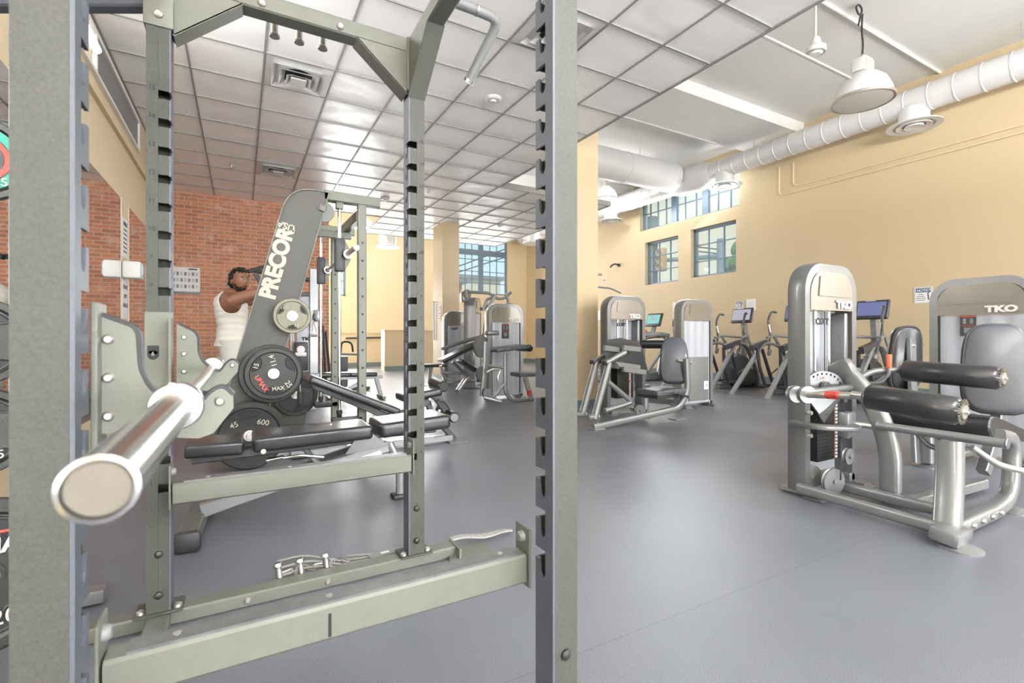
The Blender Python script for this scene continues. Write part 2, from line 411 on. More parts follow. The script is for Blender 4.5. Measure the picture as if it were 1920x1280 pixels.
# right wall with three windows
RW = [(7.15, 10.35, 4.02, 4.98), (7.25, 8.55, 2.50, 3.72), (8.95, 10.15, 2.46, 3.66)]
wall_with_holes('wall_right', M['wall'], 'y', XR, XR+.3, -12.0, YB+.3, 0, ZH, RW)
win('window_1', 'y', XR+.16, *RW[0], cols=[7.5, 7.85, 8.5, 8.85, 9.5, 9.8, 10.08], rows=[4.5], mull=[8.2, 9.2])
win('window_2', 'y', XR+.16, *RW[1], cols=[7.68, 8.12], rows=[2.9, 3.32])
win('window_3', 'y', XR+.16, *RW[2], cols=[9.35, 9.75], rows=[2.86, 3.26])
# back wall
BW = [(7.05, 9.15, 2.62, 4.75), (2.55, 3.02, 2.35, 4.3)]
wall_with_holes('wall_back', M['wallpale'], 'x', YB, YB+.3, 1.2, XR+.3, 0, ZH, BW)
win('window_4', 'x', YB+.14, *BW[0], cols=[7.38, 7.66, 8.42, 8.72], rows=[3.05, 3.5, 3.95], mull=[8.03], trans=[4.22])
win('window_5', 'x', YB+.14, *BW[1], cols=[2.78], rows=[2.85, 3.35, 3.85])
# left wall and brick wall
struct(MB().bb((XL-.2, -12.0, 0), (XL, 10.2, ZH)), 'wall_left', M['wallpale'], smooth=False)
struct(MB().bb((XL-.2, 10.2, 0), (1.52, 10.5, ZC+.02)), 'wall_brick', M['brick'], smooth=False)
struct(MB().bb((1.2, 10.5, 0), (1.52, YB, ZH)), 'wall_passage', M['wallpale'], smooth=False)
struct(MB().bb((XL-.2, -12.2, 0), (-.6, -12.0, ZH)).bb((-.6, -12.2, 4.7), (XR+.3, -12.0, ZH)), 'wall_front', M['wallpale'], smooth=False)
# trims and baseboards
struct(MB().bb((XL, -12, 2.92), (XL+.035, 10.2, 3.0)), 'trim_1', M['wallpale'], smooth=False)
struct(MB().bb((1.52, YB-.03, 1.10), (XR, YB, 1.14)), 'trim_2', M['wall'], smooth=False)
struct(MB().bb((XR-.03, -12, 0), (XR, YB, .13)), 'baseboard_right', M['base'], smooth=False)
struct(MB().bb((1.52, YB-.02, 0), (XR, YB, .13)), 'baseboard_back', M['base'], smooth=False)
struct(MB().bb((XL, 10.18, 0), (1.52, 10.2, .13)), 'baseboard_brick', M['base'], smooth=False)
# columns
def column(name, x0, x1, y0, y1):
    c = struct(MB().bb((x0, y0, 0), (x1, y1, ZH)), name, M['wall'], smooth=False)
    MB().bb((x0-.012, y0-.012, 0), (x1+.012, y1+.012, .13)).build('column_base', M['base'], c, smooth=False)
    return c
column('column', 3.86, 4.35, 5.32, 5.88)
column('column', 3.9, 4.30, 10.15, 10.75)
hw = struct(MB().bb((3.66, 14.2, 0), (5.3, 14.6, 1.17)).bb((3.64, 14.18, 1.17), (5.32, 14.62, 1.2)), 'wall_low', M['wall'], smooth=False)
MB().bb((3.65, 14.185, 0), (5.31, 14.2, .13)).build('low_wall_base', M['base'], hw, smooth=False)
# suspended ceiling: tiles as one slab, the grid as bars
XE = T0X+6*TS          # 3.81 edge
YN = T0Y+4*TS          # 7.27
XE2 = XE+4*TS; YE = T0Y+9*TS; YE2 = T0Y+12*TS
tl = MB()
tl.bb((XL, -11.9, ZC+.004), (XE, YE, ZC+.03)).bb((XE, YN, ZC+.004), (XE2, YE2, ZC+.03)).bb((XE-2*TS, YE, ZC+.004), (XE, YE2, ZC+.03))
struct(tl, 'ceiling_tiles', M['tile'], smooth=False)
g = MB()
for i in range(-2, 11):
    x = T0X+i*TS
    if x < XL: continue
    if i <= 6: g.bb((x-.008, -11.9, ZC-.008), (x+.008, YE2 if i >= 4 else YE, ZC+.004))
    else: g.bb((x-.008, YN, ZC-.008), (x+.008, YE2, ZC+.004))
for j in range(-27, 13):
    y = T0Y+j*TS
    x1 = XE2 if j >= 4 else XE; x0 = XL if j <= 9 else XE-2*TS
    g.bb((x0, y-.008, ZC-.0075), (x1, y+.008, ZC+.0045))
struct(g, 'ceiling_grid', M['grid'], smooth=False)
# edge fascia of the suspended ceiling
struct(MB().bb((XE, -11.9, ZC-.012), (XE+.02, YN, ZC+.06)).bb((XE, YN-.02, ZC-.012), (XE2+.02, YN, ZC+.09)).bb((XE2, YN, ZC-.012), (XE2+.02, YE2, ZC+.06))
       .bb((XL, YE, ZC-.012), (XE-2*TS, YE+.02, ZC+.06)), 'trim_3', M['grid'], smooth=False)
# mirrors on the left wall
for (y0, y1, nm) in ((-1.5, 3.4, 'far left of the near post'), (3.44, 6.02, 'middle'), (6.42, 10.05, 'far')):
    lab = {'far left of the near post': 'tall frameless wall mirror at the left edge, behind the near rack post',
           'middle': 'tall wall mirror left of the narrow cream strip with the paper signs',
           'far': 'tall wall mirror between the paper sign strip and the brick wall'}[nm]
    t = thing('wall_mirror', lab, 'mirror', (XL, (y0+y1)/2, .35))
    MB().bb((XL, y0, .35), (XL+.006, y1, 2.36)).build('mirror_glass', M['mirror'], t, smooth=False)
    MB().bb((XL, y1, .34), (XL+.008, y1+.004, 2.37)).build('edge_strip', M['white'], t, smooth=False)
# slot window high on the left wall
t = thing('wall_fixture', 'long narrow metal framed light fitting recessed high on the left wall under the tiled ceiling', 'light fitting', (XL, 4.6, 3.15))
MB().bb((XL, 2.6, 3.10), (XL+.03, 6.9, 3.13)).bb((XL, 2.6, 3.42), (XL+.03, 6.9, 3.46)).bb((XL, 6.86, 3.131), (XL+.029, 6.9, 3.419)).bb((XL, 5.0, 3.131), (XL+.029, 5.04, 3.419)).build('frame', M['white'], t, smooth=False)
MB().bb((XL, 5.04, 3.13), (XL+.012, 6.86, 3.42)).build('panel', M['mplastic'], t, smooth=False)
MB().cyl((XL+.04, 2.7, 3.27), (XL+.04, 4.95, 3.27), .03).build('tube', M['lampglass'], t)
fl = area('wall_fixture_fill', (XL+.10, 3.85, 3.20), (XL+3.0, 4.6, 3.62), 2.2, .06, 45, (1, .99, .97)); fl.rotation_euler = V((2.9, 0, .45)).to_track_quat('-Z', 'Z').to_euler(); fl.data.size, fl.data.size_y = 2.2, .06  # light added along the fitting to brighten the nearby ceiling tiles
# ------------------------------------------------------------------ ceiling diffusers, detectors, sprinklers
def diffuser(ci, cj, label):
    x0, y0 = T0X+ci*TS, T0Y+cj*TS; cx, cy = x0+TS/2, y0+TS/2
    t = thing('ceiling_vent', label, 'air vent', (cx, cy, ZC), 'square vents in the tiled ceiling')
    b = MB().bb((x0+.012, y0+.012, ZC-.004), (x0+TS-.012, y0+TS-.012, ZC+.003)); b.build('plate', M['duct'], t, smooth=False)
    for k, (s_, z) in enumerate(((.46, -.016), (.34, -.026), (.22, -.036))):
        q = MB(); a = s_/2; i = a-.05
        v = []
        for (r_, zz) in ((a, z-.02), (i, z+.018)): v.append([q.bm.verts.new((cx+sx*r_, cy+sy*r_, ZC+zz)) for sx, sy in ((-1, -1), (1, -1), (1, 1), (-1, 1))])
        for e in range(4): q.bm.faces.new((v[0][e], v[0][(e+1) % 4], v[1][(e+1) % 4], v[1][e]))
        q.build('vane', M['duct'], t, smooth=False)
    MB().cyl((cx, cy, ZC-.006), (cx, cy, ZC-.004), .15, 24).build('throat', M['ink'], t)
    MB().bb((cx-.07, cy-.07, ZC-.06), (cx+.07, cy+.07, ZC-.045)).build('core', M['duct'], t, smooth=False)
diffuser(0, 0, 'nearest square vent in the tiled ceiling, big one above the rack')
diffuser(0, 5, 'smaller looking square ceiling vent near the brick wall')
diffuser(3, -3, 'square ceiling vent seen above the upper right of the rack')
def detector(px, py, label, r=.06):
    p = oZ(px, py, ZC-.004)
    tag(MB().lathe([(0, -.045), (r*.35, -.045), (r*.4, -.03), (r*.8, -.028), (r, -.012), (r*1.05, 0), (0, 0)], p).build('smoke_detector', M['duct']), label, 'smoke detector')
detector(925, 184, 'round speaker-like smoke detector in the ceiling tile right of the pull-up handle', .085)
detector(722, 372, 'round smoke detector on the ceiling left of the far right rack post', .08)
detector(937, 422, 'smoke detector on the distant ceiling above the back window', .08)
def sprinkler(px, py, label):
    p = oZ(px, py, ZC-.004)
    t = thing('sprinkler', label, 'sprinkler', p)
    MB().lathe([(0, 0), (.035, 0), (.03, -.012), (.014, -.014), (.012, -.04), (0, -.04)], p).build('body', M['steel'], t)
    MB().lathe([(0, -.05), (.026, -.05), (.026, -.053), (0, -.053)], p).cyl(p+V((.008, 0, -.05)), p+V((.008, 0, -.03)), .002, 6).cyl(p+V((-.008, 0, -.05)), p+V((-.008, 0, -.03)), .002, 6).build('deflector', M['steel'], t)
sprinkler(434, 309, 'small metal sprinkler on the ceiling tile above the brick wall')
sprinkler(1078, 155, 'small metal sprinkler just right of the near right rack post')
sprinkler(803, 360, 'small metal sprinkler on the ceiling behind the far right rack post')
# ------------------------------------------------------------------ ducts
def spiral(name, p0, p1, r, label, parent=None, step=.31, m='duct'):
    p0, p1 = V(p0), V(p1); L = (p1-p0).length
    pr = [(r*.0, 0), (r, 0)]; h = step
    while h < L-.05:
        pr += [(r, h-.012), (r+.008, h-.006), (r+.008, h+.006), (r, h+.012)]; h += step
    pr += [(r, L), (0, L)]
    o = MB().lathe(pr, p0, p1-p0, 32).build(name, M[m], parent)
    return o
XD, ZD = 9.4, 4.76
t = thing('spiral_duct', 'long white spiral air duct running along the upper right wall', 'air duct', (XD, 6, ZD))
spiral('duct_run', (XD, -11.8, ZD), (XD, 7.6, ZD), .205, '', t)
spiral('duct_run', (XD, 7.6, ZD), (XD, 16.0, ZD), .235, '', t)
MB().lathe([(.205, 0), (.33, .35), (.33, .9), (.235, 1.2)], (XD, 7.4, ZD), (0, 1, 0), 32).build('tee_body', M['duct'], t)
for y in (1.0, 3.62, 7.1, 10.9):
    o = MB().lathe([(.20, 0), (.20, -.20), (.21, -.2), (.21, -.23)], (XD, y, ZD-.12), (0, 0, 1), 28).build('drop_collar', M['duct'], t)
    MB().lathe([(.21, -.22), (.36, -.26), (.365, -.275), (.27, -.27), (.27, -.24), (.0, -.24)], (XD, y, ZD-.12), (0, 0, 1), 32).build('diffuser_rim', M['duct'], o)
    MB().lathe([(.22, -.25), (.235, -.285), (.15, -.26)], (XD, y, ZD-.12), (0, 0, 1), 32).lathe([(.12, -.25), (.13, -.295), (.0, -.27)], (XD, y, ZD-.12), (0, 0, 1), 32).build('diffuser_cone', M['duct'], o)
for y in (0.2, 2.4, 4.6, 6.4, 9.5): MB().cyl((XD, y, ZD+.1), (XD, y, ZH), .006, 8).build('hanger_rod', M['steel'], t)
t2 = thing('cross_duct', 'thick white air duct crossing from the cream column to the long wall duct', 'air duct', (6, 8.3, ZD))
spiral('duct_run', (3.0, 8.28, ZD+.05), (XD-.36, 8.28, ZD+.05), .335, '', t2, step=1.5)
for x in (5.6, 8.0): MB().cyl((x, 8.28, ZD+.3), (x, 8.28, ZH), .007, 8).build('hanger_rod', M['steel'], t2)
# elbow duct hanging beyond the tiled ceiling
t3 = thing('elbow_duct', 'white elbow duct turning down beyond the smith machine, ending in a round grille', 'air duct', oY(727, 460, 14.0))
a = oY(727, 462, 14.0); b_ = oY(727, 420, 14.0); c_ = oY(900, 424, 13.9)
MB().tube([a, V((b_.x, b_.y, b_.z+.1)), V((c_.x, 14.0, b_.z+.1))], .24, .45, 24).build('duct_elbow', M['duct'], t3)
for x_ in (a.x+.5, a.x+1.6): MB().cyl((x_, 14.0, b_.z+.2), (x_, 14.0, ZH), .008, 8).build('hanger_rod', M['steel'], t3)
MB().lathe([(.22, 0), (.33, -.04), (.33, -.07), (.2, -.07), (.0, -.05)], a+V((0, 0, .04)), (0, 0, 1), 28).build('grille', M['duct'], t3)
# distant ceiling diffuser drop right of the back window
p = oY(1001, 455, 12.5)
t4 = thing('round_vent', 'round white vent on a short collar right of the back window', 'air vent', p)
MB().lathe([(.19, .5), (.19, .05), (.34, 0), (.34, -.03), (.2, -.03), (0, -.02)], p, (0, 0, 1), 28).build('collar', M['duct'], t4)
for x_ in (-.9, .5): MB().cyl(p+V((x_, 0, .7)), V((p.x+x_, p.y, ZH)), .008, 8).build('hanger_rod', M['steel'], t4)
MB().tube([p+V((-1.3, 0, .48)), p+V((.75, 0, .48))], .24, 0, 24).build('branch_duct', M['duct'], t4)
# struts and conduits
def rod(name, p0, p1, r, m, label, cat):
    return tag(MB().tube([p0, p1], r, 0, 8).build(name, M[m]), label, cat)
rod('ceiling_strut', (XE+.02, 2.53, ZC), (5.22, 2.53, ZC), .016, 'grid', 'dark metal rod reaching out from the tiled ceiling edge to the bell lamp', 'rod')
rod('ceiling_strut', (XE+.02, 4.25, ZC), (5.45, 4.25, ZC), .014, 'grid', 'thin dark rod reaching out from the ceiling edge above the cream column', 'rod')
rod('conduit', (3.9, 3.5, ZH-.02), (XR, 3.5, ZH-.02), .022, 'white', 'white conduit across the high ceiling behind the bell lamp', 'conduit')
for (dz, y0, lab) in ((0, 5.9, 'upper of the two thin pipes along the right wall below the duct'), (-.11, 6.2, 'lower of the two thin pipes along the right wall below the duct')):
    tag(MB().tube([(XR-.03, -11.5, 4.10+dz), (XR-.03, y0, 4.10+dz), (XR-.03, y0, 4.6)], .013, .12, 8).build('wall_pipe', M['wallpale']), lab, 'pipe')
# ------------------------------------------------------------------ lamps
def bell_lamp(x, y, z, r, label, lit, cord=True):
    t = thing('bell_lamp', label, 'pendant lamp', (x, y, z), 'industrial bell lamps hanging from the high ceiling')
    pr = [(r, 0), (r*.99, .05*r), (r*.93, .35*r), (r*.78, .70*r), (r*.52, .95*r), (r*.30, 1.06*r), (r*.29, 1.05*r), (r*.5, .93*r), (r*.76, .68*r), (r*.91, .34*r), (r*.97, .0)]
    MB().lathe(pr, (x, y, z), (0, 0, 1), 40).build('bell_shade', M['lampglass' if lit else 'bell'], t)
    if lit: bulb('lamp_bulb', (x, y, z-.14), 190 if y < 0 else 40)
    MB().lathe([(r*1.0, -.01), (r*1.035, -.01), (r*1.035, .025), (r*1.0, .025)], (x, y, z), (0, 0, 1), 40).build('rim_ring', M['steel'], t)
    MB().lathe([(0, -.005), (r*.8, -.012), (r, .0), (r, .004), (0, .004)], (x, y, z), (0, 0, 1), 40).build('lens', M['lampglass' if lit else 'lens'], t)
    b = MB().box((x, y, z+1.35*r), (r*.62, r*.5, r*.5), None, .02)
    o = b.build('ballast_box', M['white'], t)
    f = MB()
    for k in range(7): f.bb((x-r*.27+k*r*.09-.004, y-r*.27, z+1.14*r), (x-r*.27+k*r*.09+.004, y+r*.27, z+1.5*r))
    f.build('cooling_fins', M['wallpale'], o, smooth=False)
    MB().cyl((x, y, z+1.6*r), (x, y, z+1.78*r), .018, 10).build('hook', M['steel'], t)
    MB().tube([(x, y, z+1.75*r), (x+.02, y, z+2.2*r), (x-.02, y, z+2.7*r), (x, y, z+3.3*r)], .012, .1, 8).build('power_cord', M['plastic'], t)
    ch = MB(); zz = z+1.75*r
    while zz < ZH-.04: ch.cyl((x, y+.012, zz), (x, y+.012, zz+.05), .006, 6); zz += .062
    ch.build('chain', M['steel'], t)
    if cord: MB().tube([(x, y, z+3.3*r), (x-.10, y, z+3.2*r), (x-.17, y, z+3.42*r), (x-.09, y, z+3.62*r), (x, y, z+3.5*r), (x-.05, y, z+3.2*r), (x-.1, y, z+2.8*r)], .012, .1, 8).build('coiled_cord', M['plastic'], t)
    return t
M['lens'] = mat('frosted lamp lens', (.60, .59, .57), .35, 0, .3, 30, alpha=.92)
p = ray(1617, 190)*6.35
bell_lamp(p.x, p.y, 1+p.z, .345, 'large unlit bell lamp hanging at the upper right in front of the wall duct', False)
p = ray(1137, 374)*13.2
bell_lamp(p.x, p.y, 1+p.z, .30, 'lit bell lamp just right of the near cream column', True, False)
p = ray(683, 428)*13.6
bell_lamp(p.x, p.y, 1+p.z, .26, 'lit bell lamp seen behind the top of the smith machine', True, False)
p = ray(1529, 98)*5.2
for (x_, y_, lab) in ((7.1, -1.6, 'added unseen lit bell lamp behind the camera on the right side'), (7.1, -6.4, 'added unseen lit bell lamp furthest behind the camera on the right side'), (4.9, -4.0, 'added unseen lit bell lamp behind the camera near the tiled ceiling edge')):
    bell_lamp(x_, y_, 4.1, .345, lab, True, False)  # extra lamps added out of view to light the room more evenly
t = thing('hanging_speaker', 'small white round ceiling speaker hanging on a stem left of the bell lamp', 'speaker', (p.x, p.y, 1+p.z))
q = V((p.x, p.y, 1+p.z))
MB().lathe([(0, -.03), (.055, -.03), (.06, -.012), (.09, -.008), (.102, .015), (.10, .045), (.06, .075), (.045, .14), (.03, .16), (0, .16)], q).build('speaker_body', M['white'], t)
MB().lathe([(.085, -.012), (.092, -.012), (.092, -.004), (.085, -.004)], q).build('ring', M['grid'], t)
MB().cyl(q+V((0, 0, .15)), V((q.x, q.y, ZH)), .012, 10).build('stem', M['white'], t)

for (x_, y_, lab) in ((1.4, -2.8, 'added unseen white light trough close behind the camera, brightening the ceiling'), (1.4, -6.5, 'added unseen white light trough further behind the camera, brightening the ceiling')):  # added unseen troughs, their raised rims keep the extra light on the ceiling
    t = thing('ceiling_fill_trough', lab, 'pendant lamp', (x_, y_, 2.75))
    MB().prism([V((x_-1.5, y_-.12, 2.70)), V((x_-1.5, y_+.12, 2.70)), V((x_-1.5, y_+.25, 2.895)), V((x_-1.5, y_+.235, 2.895)), V((x_-1.5, y_+.11, 2.72)), V((x_-1.5, y_-.11, 2.72)), V((x_-1.5, y_-.235, 2.895)), V((x_-1.5, y_-.25, 2.895))], (3.0, 0, 0)).build('trough', M['white'], t, smooth=False)
    for s_ in (-1.3, 1.3): MB().cyl((x_+s_, y_, 2.8), (x_+s_, y_, ZC), .006, 6).build('stem', M['steel'], t)
    area('trough_fill_light', (x_, y_, 2.84), (x_, y_+2.6, 4.1), 2.9, .10, 1000, (1, .99, .97))
# ================================================================== POWER RACK
XA0, XA1 = -.283, -.213      # left posts
XB0, XB1 = .628, .698        # right posts
YN0, YN1 = .93, 1.005        # near posts
YF0, YF1 = 2.035, 2.11       # far posts
ZT = 2.24
SLOT0, SLOTD = .478, .0965
rack = thing('power_rack', 'big grey steel power rack in the foreground with numbered notched posts', 'power rack', (.2, 1.5, 0))
def post(x0, x1, y0, y1, inx, iny, z0, z1, label, numbers, nside):
    """hollow upright: inx=+1 if the inner x side is x1; iny=+1 if inner y side is y1"""
    th = .006; e = .0004
    xi = x1 if inx > 0 else x0; xo = x0 if inx > 0 else x1
    yi = y1 if iny > 0 else y0; yo = y0 if iny > 0 else y1
    b = MB()
    def bx(xa, xb, ya, yb, za, zb): b.bb((min(xa, xb), min(ya, yb), za), (max(xa, xb), max(ya, yb), zb))
    xq = xi-inx*(th+e)
    bx(xo, xq, yo, yo+iny*th, z0, z1)                      # outer y face
    bx(xo, xo+inx*th, yo+iny*(th+e), yi-iny*(th+e), z0, z1)  # outer x face
    xm = xi-inx*.036
    bx(xo, xm-inx*e, yi-iny*th, yi, z0, z1)                # inner y face with rectangular notches
    zz = z0; zi = SLOT0
    while True:
        top = min(zi-.013, z1)
        if top > zz: bx(xm, xq, yi-iny*th, yi, zz, top)
        zz = zi+.016; zi += SLOTD
        if zi > z1-.36: break
    bx(xm, xq, yi-iny*th, yi, zz, z1)
    p = b.build('post', M['post'], rack, smooth=False, label=label)
    W_ = abs(yi-yo); Y_ = lambda u: yo+iny*u
    s = MB(); s.bb((min(xi, xi-inx*th), min(yo, Y_(W_-.043)), z0), (max(xi, xi-inx*th), max(yo, Y_(W_-.043)), z1))
    lo = z0; zi = SLOT0
    while True:
        last = zi > z1-.36
        a = z1 if last else zi-.013
        k = W_-.043
        if last: pts = [(k, lo), (W_, lo), (W_, z1), (k, z1)]
        else: pts = [(k, lo), (W_, lo), (W_, a), (W_-.016, a), (W_-.018, a-.028), (W_-.022, a-.036), (W_-.028, a-.041), (W_-.034, a-.041), (W_-.040, a-.036), (k, a-.028)]
        s.prism([V((xi, Y_(u), z)) for u, z in pts], (-inx*th, 0, 0))
        if last: break
        lo = zi+.013; zi += SLOTD
    s.build('notched_side', M['postin'], p, smooth=False)
    for z in (.115, .255):
        MB().lathe([(0, .010), (.006, .010), (.012, .006), (.013, 0), (0, 0)], ((x0+x1)/2, yi if iny < 0 else yo, z), (0, -1, 0), 12).build('bolt', M['iron'], p)
    if numbers:
        for k in range(15):
            z = SLOT0+k*SLOTD
            tx = x0+.010 if nside < 0 else x1-.020
            text('number', str(k+1), M['ink'], p, (tx-(.004 if k > 8 else 0), y0-.0012, z+.014), (1, 0, 0), (0, 0, 1), .015, .0004, .0006)
    return p
post(XA0, XA1, YN0, YN1, 1, 1, .0, ZT, 'near left post, blurred, close to the camera', False, -1)
post(XB0, XB1, YN0, YN1, -1, 1, .0, ZT, 'near right post in the middle of the picture', False, 1)
post(XA0, XA1, YF0, YF1, 1, -1, .052, ZT, 'far left post with numbers', True, -1)
post(XB0, XB1, YF0, YF1, -1, -1, .052, ZT, 'far right post with numbers', True, 1)
# base rails
def foot(b, x, y):
    b.bb((x-.07, y-.052, .050), (x+.07, y+.052, .058), .002)
r_ = MB().beam([(-.45, 2.073, .025), (.86, 2.073, .025)], .075, .050)
rail = r_.build('base_rail', M['beam'], rack)
for x in (-.248, .663):
    q = MB(); foot(q, x, 2.073); q.build('foot_plate', M['post'], rail)
for x in (-.30, -.195, .61, .715): MB().lathe([(0, .012), (.008, .012), (.013, .008), (.014, 0), (0, 0)], (x, 2.05, .058), (0, 0, 1), 12).build('bolt', M['steel'], rail)
for x in (.02, .30): MB().lathe([(0, .010), (.007, .010), (.011, .006), (.012, 0), (0, 0)], (x, 2.0355, .028), (0, -1, 0), 12).build('bolt', M['steel'], rail)
MB().beam([(-.45, .968, .025), (.80, .968, .025)], .075, .050).build('base_rail', M['beam'], rack)
for x in (-.248, .663): MB().beam([(x, 1.0, .025), (x, 2.03, .025)], .07, .048).build('side_rail', M['beam'], rack) if x < 0 else None
# end hook plate on the far rail
e = MB().prism([V((.80, 1.99, .006)), V((.90, 1.95, .006)), V((1.0, 1.99, .006)), V((1.02, 2.05, .006)), V((.99, 2.11, .006)), V((.84, 2.115, .006))], (0, 0, .008))
e.bb((.845, 1.99, .014), (.855, 2.115, .055)); e.build('end_plate', M['beam'], rail, smooth=False)
# top frame: beams at the top of the posts
def topbeam(p0, p1, wd=.07, ht=.075, m='beam', name='top_beam'):
    return MB().beam([p0, p1], wd, ht).build(name, M[m], rack)
zt = ZT-.02+.045
ZB = 2.255
tb = topbeam((XA0, 2.073, ZB), (XB1, 2.073, ZB), .075, .065)
topbeam((XA0, .968, ZB), (XB1, .968, ZB), .075, .065)
topbeam((XB0+.035, .97, ZB), (XB0+.035, 2.07, ZB), .07, .065)
topbeam((XA0+.035, .97, ZB), (XA0+.035, 2.07, ZB), .07, .065)
MB().beam([(XA0-.0, 2.09, 2.16), (-1.02, 2.50, 2.16)], .05, .045).build('wall_brace', M['postin'], rack)
# sleeves covering the post heads and folded gussets
for (x, y0, s) in ((XA0+.035, YF0, 1), (XB0+.035, YF0, -1)):
    sl = MB().bb((x-.043, y0-.006, 2.06), (x+.043, y0+.083, 2.29), .004); so = sl.build('head_sleeve', M['beam'], rack)
    MB().lathe([(0, .012), (.008, .012), (.013, .008), (.0145, 0), (0, 0)], (x, y0-.006, 2.10), (0, -1, 0), 12).build('bolt', M['steel'], so)
    xe = x+s*.043
    g_ = MB().prism([V((xe, y0+.002, 2.225)), V((xe+s*.21, y0+.002, 2.225)), V((xe, y0+.002, 2.045))], (0, .006, 0))
    g_.prism([V((xe, y0+.075, 2.225)), V((xe+s*.21, y0+.075, 2.225)), V((xe, y0+.075, 2.045))], (0, .006, 0))
    a = V((xe+s*.21, 0, 2.222)); c = V((xe, 0, 2.042))
    g_.prism([V((a.x, y0+.002, a.z)), V((a.x, y0+.08, a.z)), V((c.x, y0+.08, c.z)), V((c.x, y0+.002, c.z))], (-s*.004, 0, .005))
    g_.build('gusset', M['beam'], rack, smooth=False)
# side gusset along y at the far right and near right post
for (ya, sg) in ((YF0, -1), (YN1, 1)):
    g_ = MB()
    for xx in (XB0-.002, XB1-.004):
        g_.prism([V((xx, ya, 2.225)), V((xx, ya+sg*.24, 2.225)), V((xx, ya, 2.03))], (.006, 0, 0))
    g_.prism([V((XB0, ya+sg*.24, 2.222)), V((XB1, ya+sg*.24, 2.222)), V((XB1, ya, 2.03)), V((XB0, ya, 2.03))], (0, -sg*.004, .004))
    g_.build('gusset', M['beam'], rack, smooth=False)
# bolts on the far top beam
for (px, py) in ((491, 6), (638, 50)):
    p = oY(px, py, 2.0355); MB().lathe([(0, .012), (.008, .012), (.013, .008), (.0145, 0), (0, 0)], p, (0, -1, 0), 12).build('bolt', M['steel'], tb)
# chrome pegs under the far beam
for px, py in ((515, 50), (561, 62), (605, 74)):
    p = oY(px, py, 2.16); MB().cyl(p+V((0, 0, .02)), p-V((0, 0, .03)), .012, 14, .002).lathe([(.012, 0), (.019, -.004), (.019, -.012), (0, -.012)], p-V((0, 0, .03))).build('chrome_peg', M['chrome'], rack)
# pull up handle on the right side beam
h0 = V((XB1, 1.70, 2.262)); h = [h0, V((.80, 1.70, 2.262)), oY(936, 38, 1.72), oY(905, 100, 1.80), oY(879, 152, 1.86)]
hd = MB().tube(h, .020, .09, 14).build('pull_up_handle', M['mplastic'], rack)
hh = h[-1]; dd = (h[-1]-h[-2]).normalized()
MB().cyl(hh-dd*.005, hh+dd*.008, .0215, 16).cyl(V((.79, 1.70, 2.262)), V((.797, 1.70, 2.262)), .0225, 16).build('chrome_collar', M['chrome'], hd)
# storage pegs standing on the base rail
for px, py in ((526, 1083), (566, 1070), (612, 1055)):
    p = oZ(px, py, .05); p.y = 2.10
    MB().lathe([(0, .085), (.013, .085), (.0175, .078), (.0175, .070), (.012, .066), (.012, .012), (.016, 0), (0, 0)], p+V((0, .02, -.03)), (-.12, .1, 1), 16).build('storage_peg', M['chrome'], rail)
# ------------------------------------------------------------------ safety bars
def safety(y, zt, label, zp, marks=False):
    t = thing('safety_bar', label, 'safety bar', (.2, y, 0), 'safety bars of the power rack')
    x0, x1 = XA1+.012, XB0-.012
    b = MB().beam([(x0, y, zt-.037), (x1, y, zt-.037)], .055, .072).build('bar', M['beam'], t)
    MB().bb((x0+.03, y-.022, zt-.002), (x1-.02, y+.022, zt+.004)).build('wear_strip', M['beamtop'], b, smooth=False)
    for x in (x0+.1, (x0+x1)/2-.05, x1-.06): MB().cyl((x, y, zt+.003), (x, y, zt+.0055), .007, 12).build('rivet', M['steel'], b)
    for xx, s in ((x0-.010, 1), (x1+.004, -1)):
        pl = MB().bb((xx, y-.034, zt-.085), (xx+.006, y+.036, zt+.062), .002).build('end_plate', M['beam'], t, smooth=False)
        MB().lathe([(0, .012), (.009, .012), (.013, .008), (.0145, 0), (0, 0)], (xx+(.006 if s > 0 else 0), y, zt+.035), (s, 0, 0), 14).build('bolt', M['mplastic'], pl)
    if marks:
        MB().bb((.152, y-.0285, zt-.065), (.158, y-.0270, zt-.018)).build('scuff_mark', M['ink'], b, smooth=False)
    return t
safety(1.055, .462, 'near grey safety bar running across the bottom of the foreground', .5, True)
safety(1.985, .510, 'far grey safety bar in front of the black flat bench', .5)
# ------------------------------------------------------------------ bar hooks
def hook(y, pts, brk, label, rivets, XX, slotpx=None):
    t = thing('bar_hook', label, 'bar hook', (XA1, y, .7), 'bar hooks of the power rack')
    P = [oY(px, py, y) for px, py in pts]
    pl = MB().prism(P, (0, .007, 0)).build('hook_plate', M['beam'], t, smooth=False)
    n = brk
    edge = [p+V((0, .014, .0)) for p in P[:n]]
    MB().beam(edge, .030, .008, .012, (0, 0, 1)).build('rubber_liner', M['black'], t)
    x = XA1
    zs = [p.z for p in P]; z0, z1 = min(zs)-.01, max(zs)+.015
    br = MB().bb((XA1-.001, y-.028, z0), (XA1+.008, y+.036, z1), .002)
    br.build('bracket', M['beam'], t, smooth=False)
    for px, py in rivets:
        p = oY(px, py, y); MB().lathe([(0, .006), (.005, .006), (.008, .003), (.009, 0), (0, 0)], p, (0, -1, 0), 12).build('rivet', M['steel'], t)
    return t
near = [(176, 585), (250, 612), (258, 626), (262, 690), (278, 724), (322, 762), (368, 768), (392, 735), (418, 722), (437, 740), (438, 765), (400, 812), (372, 822), (176, 812)]
hook(1.045, near, 10, 'near bar hook holding the barbell on the blurred left post', [(203, 636), (203, 708), (203, 780), (412, 752)], XA1)
far = [(331, 605), (365, 622), (371, 632), (372, 662), (380, 678), (398, 694), (412, 697), (424, 680), (436, 672), (447, 680), (446, 696), (420, 726), (408, 732), (331, 732)]
